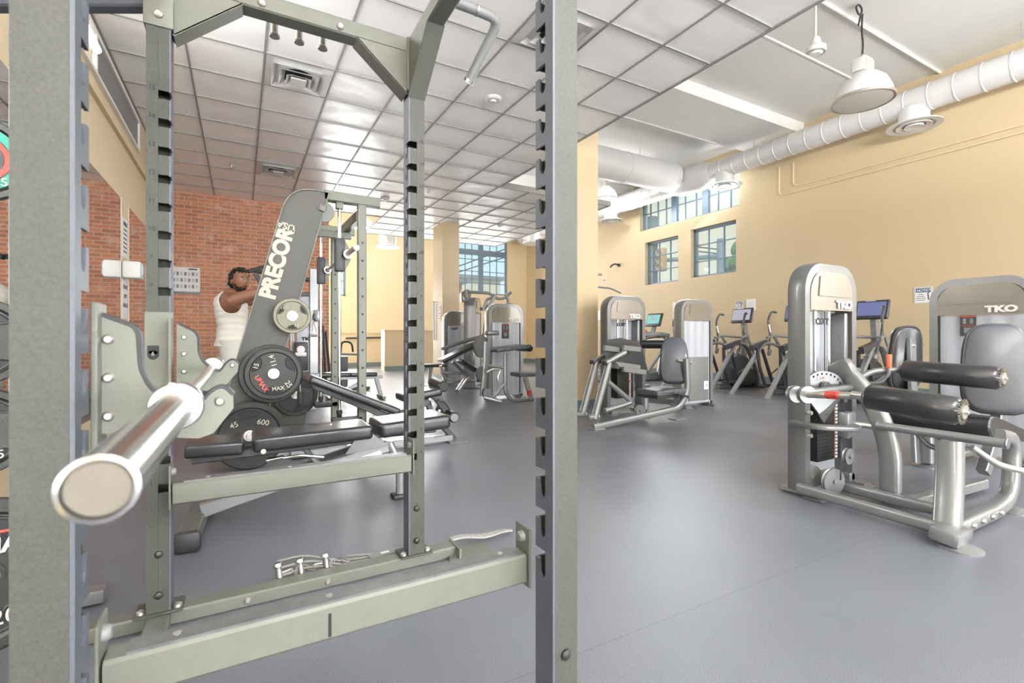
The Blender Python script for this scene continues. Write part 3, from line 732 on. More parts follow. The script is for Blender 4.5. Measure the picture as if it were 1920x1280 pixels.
fh = hook(1.99, far, 10, 'far bar hook holding the barbell on the numbered left post', [(345, 632), (345, 663), (345, 696), (436, 684)], XA1)
# wrap plate on the far hook over the numbered face
b = MB().bb((XA0-.004, YF0-.008, .80), (XA1+.008, YF0-.002, 1.085), .002).build('wrap_plate', M['beam'], fh, smooth=False)
MB().lathe([(0, .0), (.016, 0), (.016, .002), (0, .002)], (-.262, YF0-.009, .955), (0, -1, 0), 20).bb((-.278, YF0-.0105, .940), (-.246, YF0-.009, .970)).lathe([(0, .0), (.016, 0), (.016, .002), (0, .002)], (-.262, YF0-.009, .938), (0, -1, 0), 20).build('number_hole', M['ink'], b)
text('number', '6', M['cream'], b, (-.267, YF0-.0125, .936), (1, 0, 0), (0, 0, 1), .014, .0004)
# ------------------------------------------------------------------ barbell
BX, BZ = -.0935, .886
bar = thing('barbell', 'chrome olympic barbell resting in the rack hooks, its sleeve end pointing at the camera', 'barbell', (BX, .5, BZ))
bo = MB().cyl((BX, .47, BZ), (BX, .955, BZ), .0255, 40, .002).build('sleeve', M['chrome'], bar)
MB().lathe([(.0256, .004), (.0264, .001), (.0260, -.004), (.0225, -.005), (.0212, -.001)], (BX, .47, BZ), (0, 1, 0), 40).build('sleeve_rim', M['chrome'], bo)
MB().lathe([(.0205, -.0008), (.0195, -.003), (0, -.0032)], (BX, .47, BZ), (0, 1, 0), 40).build('sleeve_end_cap', M['endcap'], bo)
MB().lathe([(.0255, 0), (.037, .002), (.039, .006), (.039, .024), (.036, .028), (.022, .030), (.018, .05), (0, .05)], (BX, .955, BZ), (0, 1, 0), 36).build('sleeve_collar', M['chrome'], bar)
MB().cyl((BX, 1.0, BZ), (BX, 2.30, BZ), .0145, 20).build('shaft', M['steel'], bar)
MB().cyl((BX, 2.06, BZ), (BX, 2.09, BZ), .039, 32, .003).build('sleeve_collar', M['chrome'], bar)
MB().cyl((BX, 2.09, BZ), (BX, 2.52, BZ), .0255, 32, .002).build('sleeve', M['chrome'], bar)
# ------------------------------------------------------------------ belt and cable attachments on the floor by the rail
b = oZ(845, 1012, .045); e = oZ(960, 996, .012)
bl = MB(); pts = [b+(e-b)*(k/10)+V((0, 0, .006*math.sin(k*.9))) for k in range(11)]
wd = [.03, .034, .036, .04, .044, .044, .042, .038, .03, .026, .012]
sd = (e-b).cross(V((0, 0, 1))).normalized()
vs = []
for p, ww in zip(pts, wd): vs.append([bl.bm.verts.new(p+sd*ww*.5*sx+V((0, 0, hz))) for sx, hz in ((-1, 0), (1, 0), (1, .007), (-1, .007))])
for A, B_ in zip(vs, vs[1:]):
    for k in range(4): bl.bm.faces.new((A[k], A[(k+1) % 4], B_[(k+1) % 4], B_[k]))
bl.bm.faces.new(vs[0]); bl.bm.faces.new(vs[-1][::-1])
t = thing('lifting_belt', 'worn pale leather strap with punched holes lying at the right end of the base rail', 'strap', b)
bo = bl.build('strap', M['leather'], t)
q = MB()
for k in range(2, 9):
    p = b+(e-b)*(k/10)+V((0, 0, .0085+.006*math.sin(k*.9)))
    for s in (-.008, .008): q.cyl(p+sd*s, p+sd*s+V((0, 0, .0006)), .002, 8)
q.build('punched_holes', M['ink'], bo)
t = thing('harness_straps', 'tangle of pale ropes, hooks and a printed strap lying behind the rail pegs', 'straps', oZ(600, 1060, 0))
for k in range(4):
    p0 = oZ(640+k*4, 1066-k*8, .012); p1 = oZ(690+k*8, 1052-k*5, .02); p2 = oZ(745+k*6, 1034-k*2, .02)
    MB().tube([p0, p1, p2], .004, .05, 6).build('rope', M['rope'], t)
for k in range(6):
    c = oZ(535+k*22, 1075-k*5, .018); q = MB()
    d = V((math.cos(.3+k), math.sin(.3+k), 0))
    q.tube([c-d*.03, c-d*.03+V((0, .015, .0)), c+d*.03+V((0, .015, .006)), c+d*.03-V((0, .012, 0)), c-d*.03-V((0, .012, 0))], .0035, .012, 6, True)
    q.build('carabiner', M['steel'], t)
for k in range(3):
    p0 = oZ(520, 1052+k*14, .01); p1 = oZ(570+k*8, 1040+k*10, .03); p2 = oZ(640, 1052+k*6, .015)
    MB().tube([p0, p1, p2], .005, .05, 6).build('rope', M['rope'], t)
s0 = oZ(692, 1044, .03); s1 = oZ(745, 1030, .03)
MB().beam([s0, s1], .05, .004).build('printed_strap', M['mplastic'], t)
MB().beam([s0+(s1-s0)*.4+V((0, 0, .003)), s0+(s1-s0)*.7+V((0, 0, .003))], .02, .002).build('strap_label', M['letter'], t)
# ================================================================== plate tree at the left edge (only its right rim shows)
tr = thing('plate_tree', 'weight plate storage tree at the very left edge beside the near rack post', 'plate rack', (-.78, 2.05, 0))
MB().beam([(-.80, 2.35, .03), (-.80, 2.35, 1.45)], .07, .07).build('upright', M['dsilver'], tr)
MB().beam([(-.80, 1.85, .03), (-.80, 2.75, .03)], .07, .05).beam([(-.98, 2.35, .03), (-.45, 2.35, .03)], .07, .05).build('base', M['silver'], tr)
def plate(name, c, ax, r, th, m, label, group, hub=.05, slots=3, rot0=0.0, wd=''):
    t = thing(name, label, 'weight plate', c, group)
    ax = V(ax).normalized(); c = V(c); rr, uu = frame_from(ax)
    body = MB().lathe([(.0255, -th*.5), (hub, -th*.5), (hub, -th*.28), (r*.80, -th*.28), (r*.84, -th*.5), (r*.97, -th*.5), (r, -th*.35), (r, th*.35), (r*.97, th*.5), (r*.84, th*.5), (r*.80, th*.28), (hub, th*.28), (hub, th*.5), (.0255, th*.5), (.0255, -th*.5)], c, ax, 56)
    b = body.build('plate_body', M[m], t)
    MB().lathe([(.0255, th*.52), (.040, th*.52), (.040, th*.45), (.0255, th*.45)], c, ax, 32).build('hub_ring', M['steel'], b)
    for k in range(slots):
        a0 = rot0+k*2*PI/slots; pts = []
        for i in range(9):
            a = a0-.42+.84*i/8; pts.append((a, r*.76))
        for i in range(7):
            a = a0+.30-.60*i/6; pts.append((a, r*(.50+.10*abs(i-3)/3)))
        q = MB(); W_ = [c+(rr*math.cos(a)+uu*math.sin(a))*R_+ax*(th*.285) for a, R_ in pts]
        q.prism(W_, ax*.0015); q.build('grip_opening', M['ink'], b, smooth=False)
        e = MB(); e.tube([p+ax*.002 for p in W_], .0035, 0, 6, True); e.build('grip_rim', M[m], b)
    return t, b, rr, uu
for (px, py, r, nm, num, lab) in ((-44, 295, .11, 'a', '4.5', 'small black plate with a red and green ring high at the left edge'),
                             (-50, 640, .115, 'b', '', 'black rubber plate at eye level at the left edge'),
                             (-45, 810, .115, 'c', '45', 'black rubber plate with a cream numeral at the left edge'),
                             (-42, 1085, .205, 'd', '20', 'large black plate low at the left edge with red and white lettering')):
    c = oX(px, py, -.60)
    t, b, rr, uu = plate('weight_plate', c, (.35, -1, 0), r, .03, 'iron', lab, 'plates on the tree at the left edge')
    MB().cyl(c-V((.12, -.33, 0)), c+V((.01, -.03, 0)), .018, 14).build('peg', M['chrome'], tr)
    f = c+V((.35, -1, 0)).normalized()*.0165
    if nm == 'a': MB().lathe([(.05, 0), (.062, 0), (.062, .001), (.05, .001)], f, (.35, -1, 0), 40).build('red_ring', M['red'], b); MB().lathe([(.064, 0), (.085, 0), (.085, .001), (.064, .001)], f, (.35, -1, 0), 40).build('green_ring', M['teal'], b)
    if num: text('weight_number', num, M['cream'], b, f+V((.02, 0, -r*.62)), (1, .35, 0), (0, 0, 1), r*.2, .001)
    if nm == 'd':
        text('lettering', 'MAX', M['letter'], b, f+V((-.0, 0, r*.30)), (1, .35, 0), (0, 0, 1), r*.19, .001, .002)
        MB().tube([f+V((-.02, -.007, r*.57)), f+V((.13, .045, r*.55))], .004, 0, 6).build('red_line', M['red'], b)
# ================================================================== adjustable bench behind the rack
bn = thing('flat_bench', 'black padded adjustable bench lying flat just behind the rack', 'weight bench', (.3, 3.0, 0))
Rr = rotm
MB().pad((-.12, 3.0, .425), (.26, .27, .07), rotm(0, .03), .022).build('head_pad', M['vinyl'], bn, label='short black pad at the left end')
MB().pad((.36, 3.0, .437), (.62, .30, .08), rotm(0, -.02), .026).build('back_pad', M['vinyl'], bn)
MB().pad((.93, 3.0, .455), (.44, .32, .085), rotm(0, -.05), .028).build('seat_pad', M['vinyl'], bn)
MB().beam([(-.22, 2.93, .375), (.62, 2.93, .395)], .03, .04).beam([(-.22, 3.07, .375), (.62, 3.07, .395)], .03, .04).build('pad_rail', M['plastic'], bn)
MB().beam([(.62, 3.0, .40), (1.1, 3.0, .40)], .05, .04).build('seat_rail', M['plastic'], bn)
MB().beam([(-.18, 2.97, .10), (.78, 2.97, .33)], .05, .07).beam([(-.14, 3.10, .11), (.78, 3.10, .34)], .04, .06).build('main_beam', M['silver'], bn)
MB().prism([V((.52, 2.90, .32)), V((.78, 2.90, .34)), V((.66, 2.90, .44)), V((.60, 2.90, .44))], (0, .012, 0)).build('pivot_bracket', M['dsilver'], bn, smooth=False)
MB().cyl((.63, 2.885, .43), (.63, 3.1, .43), .017, 16, .003).build('pivot_pin', M['steel'], bn)
MB().cyl((.10, 2.85, .398), (.10, 2.86, .398), .013, 16).build('bolt', M['steel'], bn)
MB().beam([(-.22, 2.70, .055), (-.19, 3.32, .055)], .085, .075).build('cross_foot', M['tread'], bn)
for y in (2.69, 3.33): MB().box((-.22 if y < 3 else -.19, y, .05), (.11, .05, .098), None, .02).build('foot_cap', M['black'], bn)
MB().lathe([(.0, 0), (.04, 0), (.045, .005), (.045, .025), (0, .025)], (-.22, 3.28, .055), (-1, 0, 0), 18).build('wheel', M['black'], bn)
leg = MB().oval([(.80, 2.99, .34), (.86, 2.97, .20), (.86, 2.97, .03)], .06, .05, .08).build('front_leg', M['silver'], bn)
MB().box((.86, 2.97, .014), (.10, .09, .028), None, .01).build('foot_cap', M['black'], leg)
MB().beam([(.30, 3.0, .38), (.42, 3.0, .22)], .03, .03).build('adjusting_strut', M['dsilver'], bn)
MB().cyl((.12, 2.93, .33), (.20, 2.90, .345), .013, 12).build('pull_pin', M['chrome'], bn)
MB().tube([(.2, 2.9, .34), (.28, 2.88, .35), (.40, 2.86, .33)], .009, .03, 8).build('lever', M['chrome'], bn)
MB().box((.66, 2.941, .28), (.16, .003, .034), rotm(0, -.235), 0).build('maker_label', M['letter'], bn, smooth=False)
# ================================================================== SMITH MACHINE
sm = thing('smith_machine', 'plate loaded smith machine with a tall slanted charcoal side panel lettered PRECOR USA', 'smith machine', (.5, 4.9, 0))
YP = 4.38
cor = [(395, 895), (395, 835), (462, 612), (527, 398), (531, 386), (537, 375), (544, 366), (553, 360), (563, 356.5), (575, 355), (592, 357), (617, 362), (545, 618), (498, 782), (462, 895)]
P = [oY(px, py, YP) for px, py in cor]
P[0] = V((P[1].x-.02, YP, .03)); P[-1] = V((P[-2].x-.11, YP, .03))
pan = MB().prism(P, (0, .012, 0)).build('side_panel', M['pprec'], sm, smooth=False, label='slanted charcoal panel')
MB().beam([p+V((0, .025, 0)) for p in P], .010, .07, 0, (0, 1, 0), .002).build('panel_edge', M['beam'], pan, smooth=False)
# lettering runs up the panel
d = (oY(547, 440, YP)-oY(513, 561, YP)).normalized(); n_ = V((0, -1, 0)); upv = n_.cross(d)
o0 = oY(514, 562, YP)+V((0, -.003, 0))
text('lettering', 'PRECOR', M['cream'], pan, o0, d, upv, .118, .0008, .0085, .965)
text('lettering', 'USA', M['cream'], pan, oY(527, 424, YP)+V((0, -.003, 0)), -(upv), d, .058, .0008, .001, 1.05) if False else None
ur = oY(554, 424, YP)+V((0, -.003, 0))
text('lettering', 'USA', M['cream'], pan, ur, upv, -d, .055, .0008, .0015, 1.0)
MB().cyl(oY(522, 430, YP)+V((0, -.003, 0)), oY(522, 430, YP), .009, 12).build('trademark_dot', M['cream'], pan)
q = oY(605, 390, YP)
MB().box(q+V((0, -.01, 0)), (.06, .02, .06), rotm(0, .3), .01).build('pulley_bracket', M['beam'], sm)
MB().lathe([(0, -.01), (.085, -.01), (.085, .01), (0, .01)], q+V((.02, .05, -.02)), (0, 1, 0), 28).build('pulley', M['mplastic'], sm)
def holes_post(x, y, z0, z1, lab):
    p = MB().beam([(x, y, z0), (x, y, z1)], .07, .07, 0, (0, 1, 0)).build('upright', M['beam'], sm)
    q = MB(); z = z0+.25
    while z < z1-.2: q.cyl((x, y-.0362, z), (x, y-.034, z), .010, 14); z += .158
    q.build('pin_holes', M['ink'], p)
    return p
holes_post(.935, 4.42, 0, 2.17, 'near'); holes_post(.885, 5.55, 0, 2.1, 'far')
MB().beam([(.62, 4.42, 2.215), (1.09, 4.42, 2.205)], .08, .085).build('top_beam', M['beam'], sm)
MB().beam([(.62, 5.55, 2.16), (1.09, 5.55, 2.15)], .08, .085).build('top_beam', M['beam'], sm)
MB().beam([(.92, 4.42, 2.08), (.90, 5.55, 2.08)], .06, .09).build('cross_beam', M['beam'], sm)
MB().beam([(.42, 5.0, 2.0), (.95, 5.0, 2.0)], .05, .07).build('cross_beam', M['beam'], sm)
for y in (4.42, 5.55):
    r_ = MB().cyl((.745, y, .28), (.745, y, 2.2), .0145, 16).build('guide_rod', M['chrome'], sm)
    MB().box((.745, y, 2.14), (.06, .06, .06), None, .005).build('rod_clamp', M['beam'], r_)
    MB().lathe([(.018, .36), (.024, .36), (.026, .33), (.018, .32), (.026, .31), (.018, .30), (.026, .29), (.026, .27)], (.745, y, 0), (0, 0, 1), 16).build('bumper_spring', M['black'], r_)
    MB().box((.81, y, .27), (.26, .07, .06), None, .01).build('rod_base', M['plastic'], r_)
    MB().beam([(.05, y, .03), (1.15, y, .03)], .08, .06).build('base_beam', M['silver'], sm)
MB().beam([(1.1, 4.42, .03), (1.1, 5.55, .03)], .08, .06).build('base_beam', M['silver'], sm)
cz = 1.71
sb = MB().cyl((.80, 3.97, cz), (.80, 4.32, cz), .025, 24, .003).cyl((.80, 5.65, cz), (.80, 6.0, cz), .025, 24).build('bar_sleeve', M['steel'], sm)
MB().cyl((.80, 4.3, cz), (.80, 5.7, cz), .015, 18).build('bar_shaft', M['steel'], sm)
for y in (4.42, 5.55):
    c = MB().box((.745, y, cz), (.075, .09, .29), None, .012).build('carriage', M['plastic'], sm)
    MB().prism([V((.785, y-.03, cz+.13)), V((.83, y-.03, cz+.05)), V((.84, y-.03, cz)), V((.83, y-.03, cz-.05)), V((.785, y-.03, cz-.14))], (0, .06, 0)).build('carriage_plate', M['beam'], c, smooth=False)
    MB().lathe([(.025, 0), (.038, .0), (.040, .012), (.038, .024), (.025, .024)], (.80, y-.10, cz), (0, 1, 0), 24).build('collar', M['steel'], c)
# plate pegs on the panel and the plates
def peg(c, L): MB().cyl(c+V((0, 0, 0)), c+V((0, -L, 0)), .0245, 20, .004).build('plate_peg', M['chrome'], sm)
def on(px, py, y): return oY(px, py, y)
c10 = on(548, 592, 4.30); peg(V((c10.x, YP, c10.z)), .13)
t, b, rr, uu = plate('weight_plate', c10, (0, -1, 0), .142, .028, 'olive', 'small olive grey ten pound plate hanging high on the slanted charcoal panel', 'plates on the smith machine', .045, 3, .5)
f = c10+V((0, -.0155, 0))
text('weight_number', '10', M['cream'], b, f+V((.010, 0, -.088)), (1, 0, -.25), (.25, 0, 1), .026, .001, .001)
text('lettering', 'TKO', M['cream'], b, f+V((-.085, 0, .045)), (1, 0, .35), (-.35, 0, 1), .022, .001)
c25 = on(513, 700, 4.24); peg(V((c25.x, YP, c25.z)), .22)
t, b, rr, uu = plate('weight_plate', c25, (0, -1, 0), .205, .036, 'iron', 'front black plate marked 25 and 11.4 on the middle peg of the charcoal panel', 'plates on the smith machine', .05, 3, -PI/2+2.1)
f = c25+V((0, -.020, 0))
text('weight_number', '25', M['cream'], b, f+V((.075, 0, -.075)), (.55, 0, -.85), (.85, 0, .55), .040, .001, .001)
text('weight_number', '11.4', M['cream'], b, f+V((.025, 0, .06)), (-.3, 0, 1), (-1, 0, -.3), .040, .001, .001)
text('lettering', 'MAX', M['cream'], b, f+V((-.012, 0, -.135)), (1, 0, .1), (-.1, 0, 1), .030, .001, .001)
text('lettering', 'UMAX', M['red'], b, f+V((-.135, 0, -.02)), (.5, 0, -.86), (.86, 0, .5), .036, .001, .0015)
text('weight_number', '15', M['cream'], b, f+V((-.115, 0, .035)), (.3, 0, .95), (-.95, 0, .3), .034, .001, .001)
plate('weight_plate', c25+V((-.012, .060, -.006)), (0, -1, 0), .232, .034, 'iron', 'larger black plate behind the plate marked 25 on the middle peg', 'plates on the smith machine', .05, 3, .4)
c45 = on(468, 838, 4.12); c45.z = .262; peg(V((c45.x, YP, c45.z)), .34)
t, b, rr, uu = plate('weight_plate', c45, (0, -1, 0), .250, .036, 'iron', 'large black plate low behind the flat bench, outermost on the bottom peg', 'plates on the smith machine', .055, 3, PI/2)
f = c45+V((0, -.020, 0))
text('lettering', '600', M['cream'], b, f+V((.045, 0, .085)), (1, 0, -.25), (.25, 0, 1), .040, .001, .0005)
text('weight_number', '45', M['cream'], b, f+V((-.12, 0, .06)), (1, 0, .4), (-.4, 0, 1), .040, .001, .0005)
plate('weight_plate', c45+V((.0, .055, .0)), (0, -1, 0), .246, .034, 'iron', 'large black plate behind the outermost one on the bottom peg', 'plates on the smith machine', .055, 3, 1.2)
cfar = V((.50, 5.62, .38))
plate('weight_plate', cfar, (0, -1, 0), .22, .035, 'iron', 'black plate on the far side of the smith machine, below the plate marked 25', 'plates on the smith machine', .05, 3, .2)
MB().cyl(cfar+V((0, .14, 0)), cfar-V((0, .06, 0)), .024, 16).build('plate_peg', M['chrome'], sm)
fp = MB().prism([V((.10, 5.70, .03)), V((.56, 5.70, .6)), V((.70, 5.70, 2.15)), V((.40, 5.70, 2.1)), V((.0, 5.70, .03))][:0] or [V((.20, 5.70, .03)), V((.60, 5.70, .03)), V((.66, 5.70, .62)), V((.36, 5.70, .62))], (0, .012, 0)).build('side_panel', M['pprec'], sm, smooth=False)
# ================================================================== decline bench beside the smith machine
db = thing('decline_bench', 'long black decline bench sloping down to the right behind the rack', 'weight bench', (1.1, 4.35, 0))
def ln(a, b, t_): return a+(b-a)*t_
A_ = oY(578, 706, 4.25); B_ = oY(742, 768, 4.25); c_ = (A_+B_)/2; L = (B_-A_).length; an = -math.atan2(B_.z-A_.z, B_.x-A_.x)
MB().pad(c_+V((0, 0, -.01)), (L, .28, .065), rotm(0, an), .025).build('back_pad', M['vinyl'], db)
MB().beam([A_+V((.05, 0, -.075)), B_+V((-.03, 0, -.075))], .10, .055).build('pad_frame', M['plastic'], db)
S_ = oY(785, 738, 4.30)
MB().pad(S_, (.36, .30, .07), rotm(0, -.14), .028).build('seat_pad', M['vinyl'], db)
MB().beam([oY(740, 778, 4.3), oY(770, 770, 4.3), oY(800, 752, 4.3)], .05, .06, .03).build('seat_frame', M['plastic'], db)
MB().beam([oY(690, 798, 4.3), oY(745, 772, 4.3)], .05, .05).prism([oY(700, 775, 4.26), oY(712, 768, 4.26), oY(724, 778, 4.26), oY(738, 770, 4.26), oY(740, 780, 4.26), oY(696, 795, 4.26)], (0, .012, 0)).build('ladder_bracket', M['silver'], db)
MB().beam([(.62, 4.32, .04), oY(745, 780, 4.32)], .06, .06).beam([(.35, 4.32, .04), (1.75, 4.32, .04)], .07, .06).build('base_beam', M['silver'], db)
MB().beam([oY(800, 745, 4.32), oY(808, 775, 4.32), V((1.78, 4.32, .02))], .05, .05).build('front_leg', M['plastic'], db)
MB().bb((1.70, 4.22, 0), (1.88, 4.42, .012)).build('foot_plate', M['dsilver'], db)
MB().beam([oY(800, 735, 4.3), oY(818, 742, 4.3), oY(836, 768, 4.3)], .05, .075, .04).build('knee_arm', M['plastic'], db)
k_ = oY(840, 778, 4.3)
ro = MB().cyl(k_+V((0, .22, .03)), k_+V((0, -.16, 0)), .050, 22, .012).build('foot_roller', M['vinyl'], db)
MB().lathe([(0, 0), (.040, 0), (.036, .004), (0, .004)], k_+V((0, -.161, 0)), (0, -1, 0), 20).build('roller_cap', M['mplastic'], ro)
r2 = oY(825, 725, 4.3); MB().cyl(r2+V((0, .2, .03)), r2+V((0, -.10, .01)), .052, 22, .012).build('knee_roller', M['vinyl'], db)
MB().tube([oY(822, 750, 4.2), oY(834, 752, 4.2), oY(844, 768, 4.2)], .010, .03, 8).build('handle', M['plastic'], db)
for px, py in ((806, 748), (812, 757), (824, 770)): MB().cyl(oY(px, py, 4.255), oY(px, py, 4.262), .012, 12).build('bolt', M['steel'], db)
# ================================================================== flat bench further back
fb = thing('flat_bench', 'small black two pad bench further back near the yellow passage', 'weight bench', (1.5, 7.9, 0))
MB().pad(oY(625, 702, 7.9), (.48, .28, .07), rotm(0, .02), .028).build('back_pad', M['vinyl'], fb)
MB().pad(oY(679, 701, 7.9), (.42, .30, .07), rotm(0, .02), .028).build('seat_pad', M['vinyl'], fb)
MB().beam([(1.15, 7.9, .35), (2.0, 7.9, .35)], .05, .05).beam([(1.2, 7.9, .06), (1.72, 7.9, .3)], .05, .06).beam([(1.9, 7.9, .33), (1.98, 7.9, .03)], .05, .06).build('bench_frame', M['silver'], fb)
MB().beam([(1.2, 7.62, .03), (1.2, 8.2, .03)], .06, .05).beam([(1.98, 7.7, .03), (1.98, 8.1, .03)], .05, .05).build('feet', M['dsilver'], fb)
# exercise bike-like handle column seen between the uprights
cb = thing('stool_trainer', 'small dark upright trainer with a looped handle behind the smith machine uprights', 'exercise machine', oY(645, 692, 9.3)*1)
p = oY(645, 668, 9.3); MB().beam([V((p.x, 9.3, .03)), p], .12, .12).beam([V((p.x-.1, 9.3, .04)), V((p.x+.45, 9.3, .04))], .2, .06).build('column', M['plastic'], cb)
MB().tube([p+V((-.06, 0, .06)), p+V((-.04, 0, .28)), p+V((.14, 0, .26)), p+V((.16, 0, .08))], .018, .08, 8).build('handle', M['plastic'], cb)
MB().cyl(p+V((-.1, 0, .05)), p+V((.28, 0, .03)), .02, 10).build('pedal_arm', M['silver'], cb)
# leaning bars against the brick end
for k, (a, b_, lab) in enumerate((((601, 611), (604, 700), 'leftmost dark bar leaning on the narrow brick wall end'), ((605, 610), (612, 700), 'middle dark bar leaning on the narrow brick wall end'), ((611, 622), (621, 699), 'rightmost dark bar leaning on the narrow brick wall end'))):
    p0 = oY(a[0], a[1], 10.12); p1 = oY(b_[0], b_[1], 9.6); p1.z = .02
    o = MB().cyl(p0, p1, .022, 12, .005).build('leaning_bar', M['plastic']); tag(o, lab, 'exercise bar', 'bars leaning on the brick wall')
# ================================================================== TOWERS
def arch(w_, h, r, n=8, z0=0):
    pts = [(-w_/2, z0), (-w_/2, h-r)]
    for k in range(1, n+1): a = PI-k*(PI/2)/n; pts.append((-w_/2+r+r*math.cos(a), h-r+r*math.sin(a)))
    for k in range(0, n+1): a = PI/2-k*(PI/2)/n; pts.append((w_/2-r+r*math.cos(a), h-r+r*math.sin(a)))
    pts += [(w_/2, z0)]
    return pts
def tower(root, o, rz=0.0, h=1.5, wd=.60, dp=.20, open_=False, logo='TKO', stack=True, mir='', back=False, hood=.27, sign=None):
    """selectorised weight tower, front facing local -y"""
    R = Matrix.Rotation(rz, 3, 'Z'); o = V(o)
    L = lambda x, y, z: o+R @ V((x, y, z))
    fr = MB(); ft = .055
    for s in (1,):
        out = arch(wd, h, .15, 8, .03)
        fr.sweep([L(a, 0, z) for a, z in out], [(dp/2, ft/2), (dp/2-.02, ft/2+.006), (-dp/2+.02, ft/2+.006), (-dp/2, ft/2), (-dp/2, -ft/2), (dp/2, -ft/2)], up=R @ V((-1, 0, 0)))
    f = fr.build('tower_frame', M['dsilver'] if open_ else M['silver'], root, ang=50)
    # hood
    y0 = -dp/2-.004
    inner = [(a*(1-2*.028/wd), z-.022) for a, z in arch(wd, h, .15, 8, h-hood)]
    inner[0] = (inner[0][0], h-hood); inner[-1] = (inner[-1][0], h-hood)
    hb = MB().prism([L(a, y0, z) for a, z in inner], R @ V((0, dp+.008, 0))).build('hood', M['hood'], root)
    # raised lens on the hood
    rp = [(-wd*.30, h-hood+.09), (-wd*.27, h-.055), (-wd*.2, h-.045), (wd*.2, h-.045), (wd*.29, h-.06), (wd*.33, h-hood+.09)]
    MB().prism([L(a, y0-.001, z) for a, z in rp], R @ V((0, -.006, 0))).build('hood_badge', M['hood'], hb)
    fx = R @ V((1, 0, 0))
    if logo and not back: text('lettering', logo, M['letter'], hb, L(wd*.06, y0-.008, h-hood+.018), fx, (0, 0, 1), .048, .002, .004, 1.35)
    # cloth/sheet shroud
    zt = h-hood-.005
    if open_:
        MB().cyl(L(-.10, 0, .25), L(-.10, 0, zt), .014, 14).build('guide_rod', M['chrome'], root)
        MB().cyl(L(.06, 0, .25), L(.06, 0, zt), .014, 14).build('guide_rod', M['chrome'], root)
        MB().cyl(L(-.02, -.02, .25), L(-.02, -.02, zt), .004, 6).build('cable', M['cord'], root)
        MB().prism([L(-wd/2+.05, dp/2-.01, .1), L(wd/2-.05, dp/2-.01, .1), L(wd/2-.05, dp/2-.01, zt), L(-wd/2+.05, dp/2-.01, zt)], R @ V((0, .006, 0))).build('rear_shroud', M['shroud'], root, smooth=False)
        MB().box(L(wd/2-.075, 0, (zt+.55)/2), (.05, dp*.8, zt-.56), R, .01).build('side_rail', M['dsilver'], root)
    else:
        s = MB(); n = 16; A = []; B = []
        for k in range(n+1):
            x = -wd/2+.045+(wd-.09)*k/n; yy = -dp/2+.012-.006*math.sin(k*1.35)
            A.append((x, yy))
        prev = None
        for x, yy in A:
            cur = [s.bm.verts.new(L(x, yy, .05)), s.bm.verts.new(L(x, yy, zt)), s.bm.verts.new(L(x, yy+.006, zt)), s.bm.verts.new(L(x, yy+.006, .05))]
            if prev:
                for k in range(4): s.bm.faces.new((prev[k], cur[k], cur[(k+1) % 4], prev[(k+1) % 4]))
            prev = cur
        s.build('front_shroud', M['shroud'], root, ang=60)
        MB().bb((-1, -1, -1), (1, 1, 1))
        MB().prism([L(-wd/2+.05, dp/2-.01, .05), L(wd/2-.05, dp/2-.01, .05), L(wd/2-.05, dp/2-.01, zt), L(-wd/2+.05, dp/2-.01, zt)], R @ V((0, .006, 0))).build('rear_shroud', M['shroud'], root, smooth=False)
        if back: MB().box(L(.02, -dp/2-.006, .40), (wd*.66, .01, .62), R, .003).build('lower_cover', M['mplastic'], root)
    if mir:
        text('lettering', mir, M['ink'], root, L(-wd*.02, -dp/2+.015 if open_ else -dp/2-.002, zt-.085), -fx, (0, 0, 1), .040, .001, .003, 1.3) if open_ else text('lettering', mir, M['ink'], f, L(-wd*.02, -dp/2-.004, zt-.075), -fx, (0, 0, 1), .040, .001, .003, 1.3)
    if stack:
        st = MB(); nn = 17; z = .20
        sk = MB().box(L(-.02, 0, .2+nn*.0225/2), (.27, min(.12, dp*.85), nn*.0225), R, .002).build('weight_stack', M['iron'], root)
        g_ = MB()
        for k in range(nn): g_.box(L(-.02, -.0005, .2+k*.0225), (.272, min(.12, dp*.85)+.002, .002), R)
        g_.build('plate_gaps', M['ink'], sk, smooth=False)
        if open_:
            w_ = MB(); k_ = MB()
            for k in range(nn): w_.box(L(.06, -min(.12, dp*.85)/2-.0015, .211+k*.0225), (.035, .002, .015), R); k_.box(L(.045, -min(.12, dp*.85)/2-.003, .211+k*.0225), (.012, .003, .008), R)
            w_.build('weight_labels', M['letter'], sk, smooth=False); k_.build('label_marks', M['orange'], sk, smooth=False)
            MB().cyl(L(.02, -.06, .42), L(.02, -.10, .42), .01, 10).build('selector_pin', M['red'], sk)
    # feet
    for s in (-1, 1):
        x = s*(wd/2-.02)
        MB().prism([L(x-.05, -dp/2-.09, .012), L(x+.05, -dp/2-.09, .012), L(x+.05, dp/2+.06, .012), L(x-.05, dp/2+.06, .012)], (0, 0, .02)).box(L(x, -.0, .05), (.07, dp, .06), R, .01).build('foot', M['silver'], root)
        MB().box(L(x, -dp/2-.05, .006), (.13, .12, .012), R, .005).build('rubber_pad', M['mplastic'], root)
    if sign:
        sx, sz, sw, sh_ = sign
        g = MB().box(L(sx, -dp/2-.002, sz), (sw, .003, sh_), R).build('warning_label', M['plastic'], f, smooth=False)
        MB().box(L(sx, -dp/2-.0045, sz+sh_*.44), (sw*.94, .002, sh_*.05), R).box(L(sx, -dp/2-.0045, sz+sh_*.0), (sw*.94, .002, sh_*.025), R).build('red_stripe', M['red'], g, smooth=False)
        for sg in (-1, 1): MB().box(L(sx+sg*sw*.22, -dp/2-.0045, sz+sh_*.22), (sw*.2, .002, sh_*.26), R).build('pictogram', M['mplastic'], g, smooth=False)
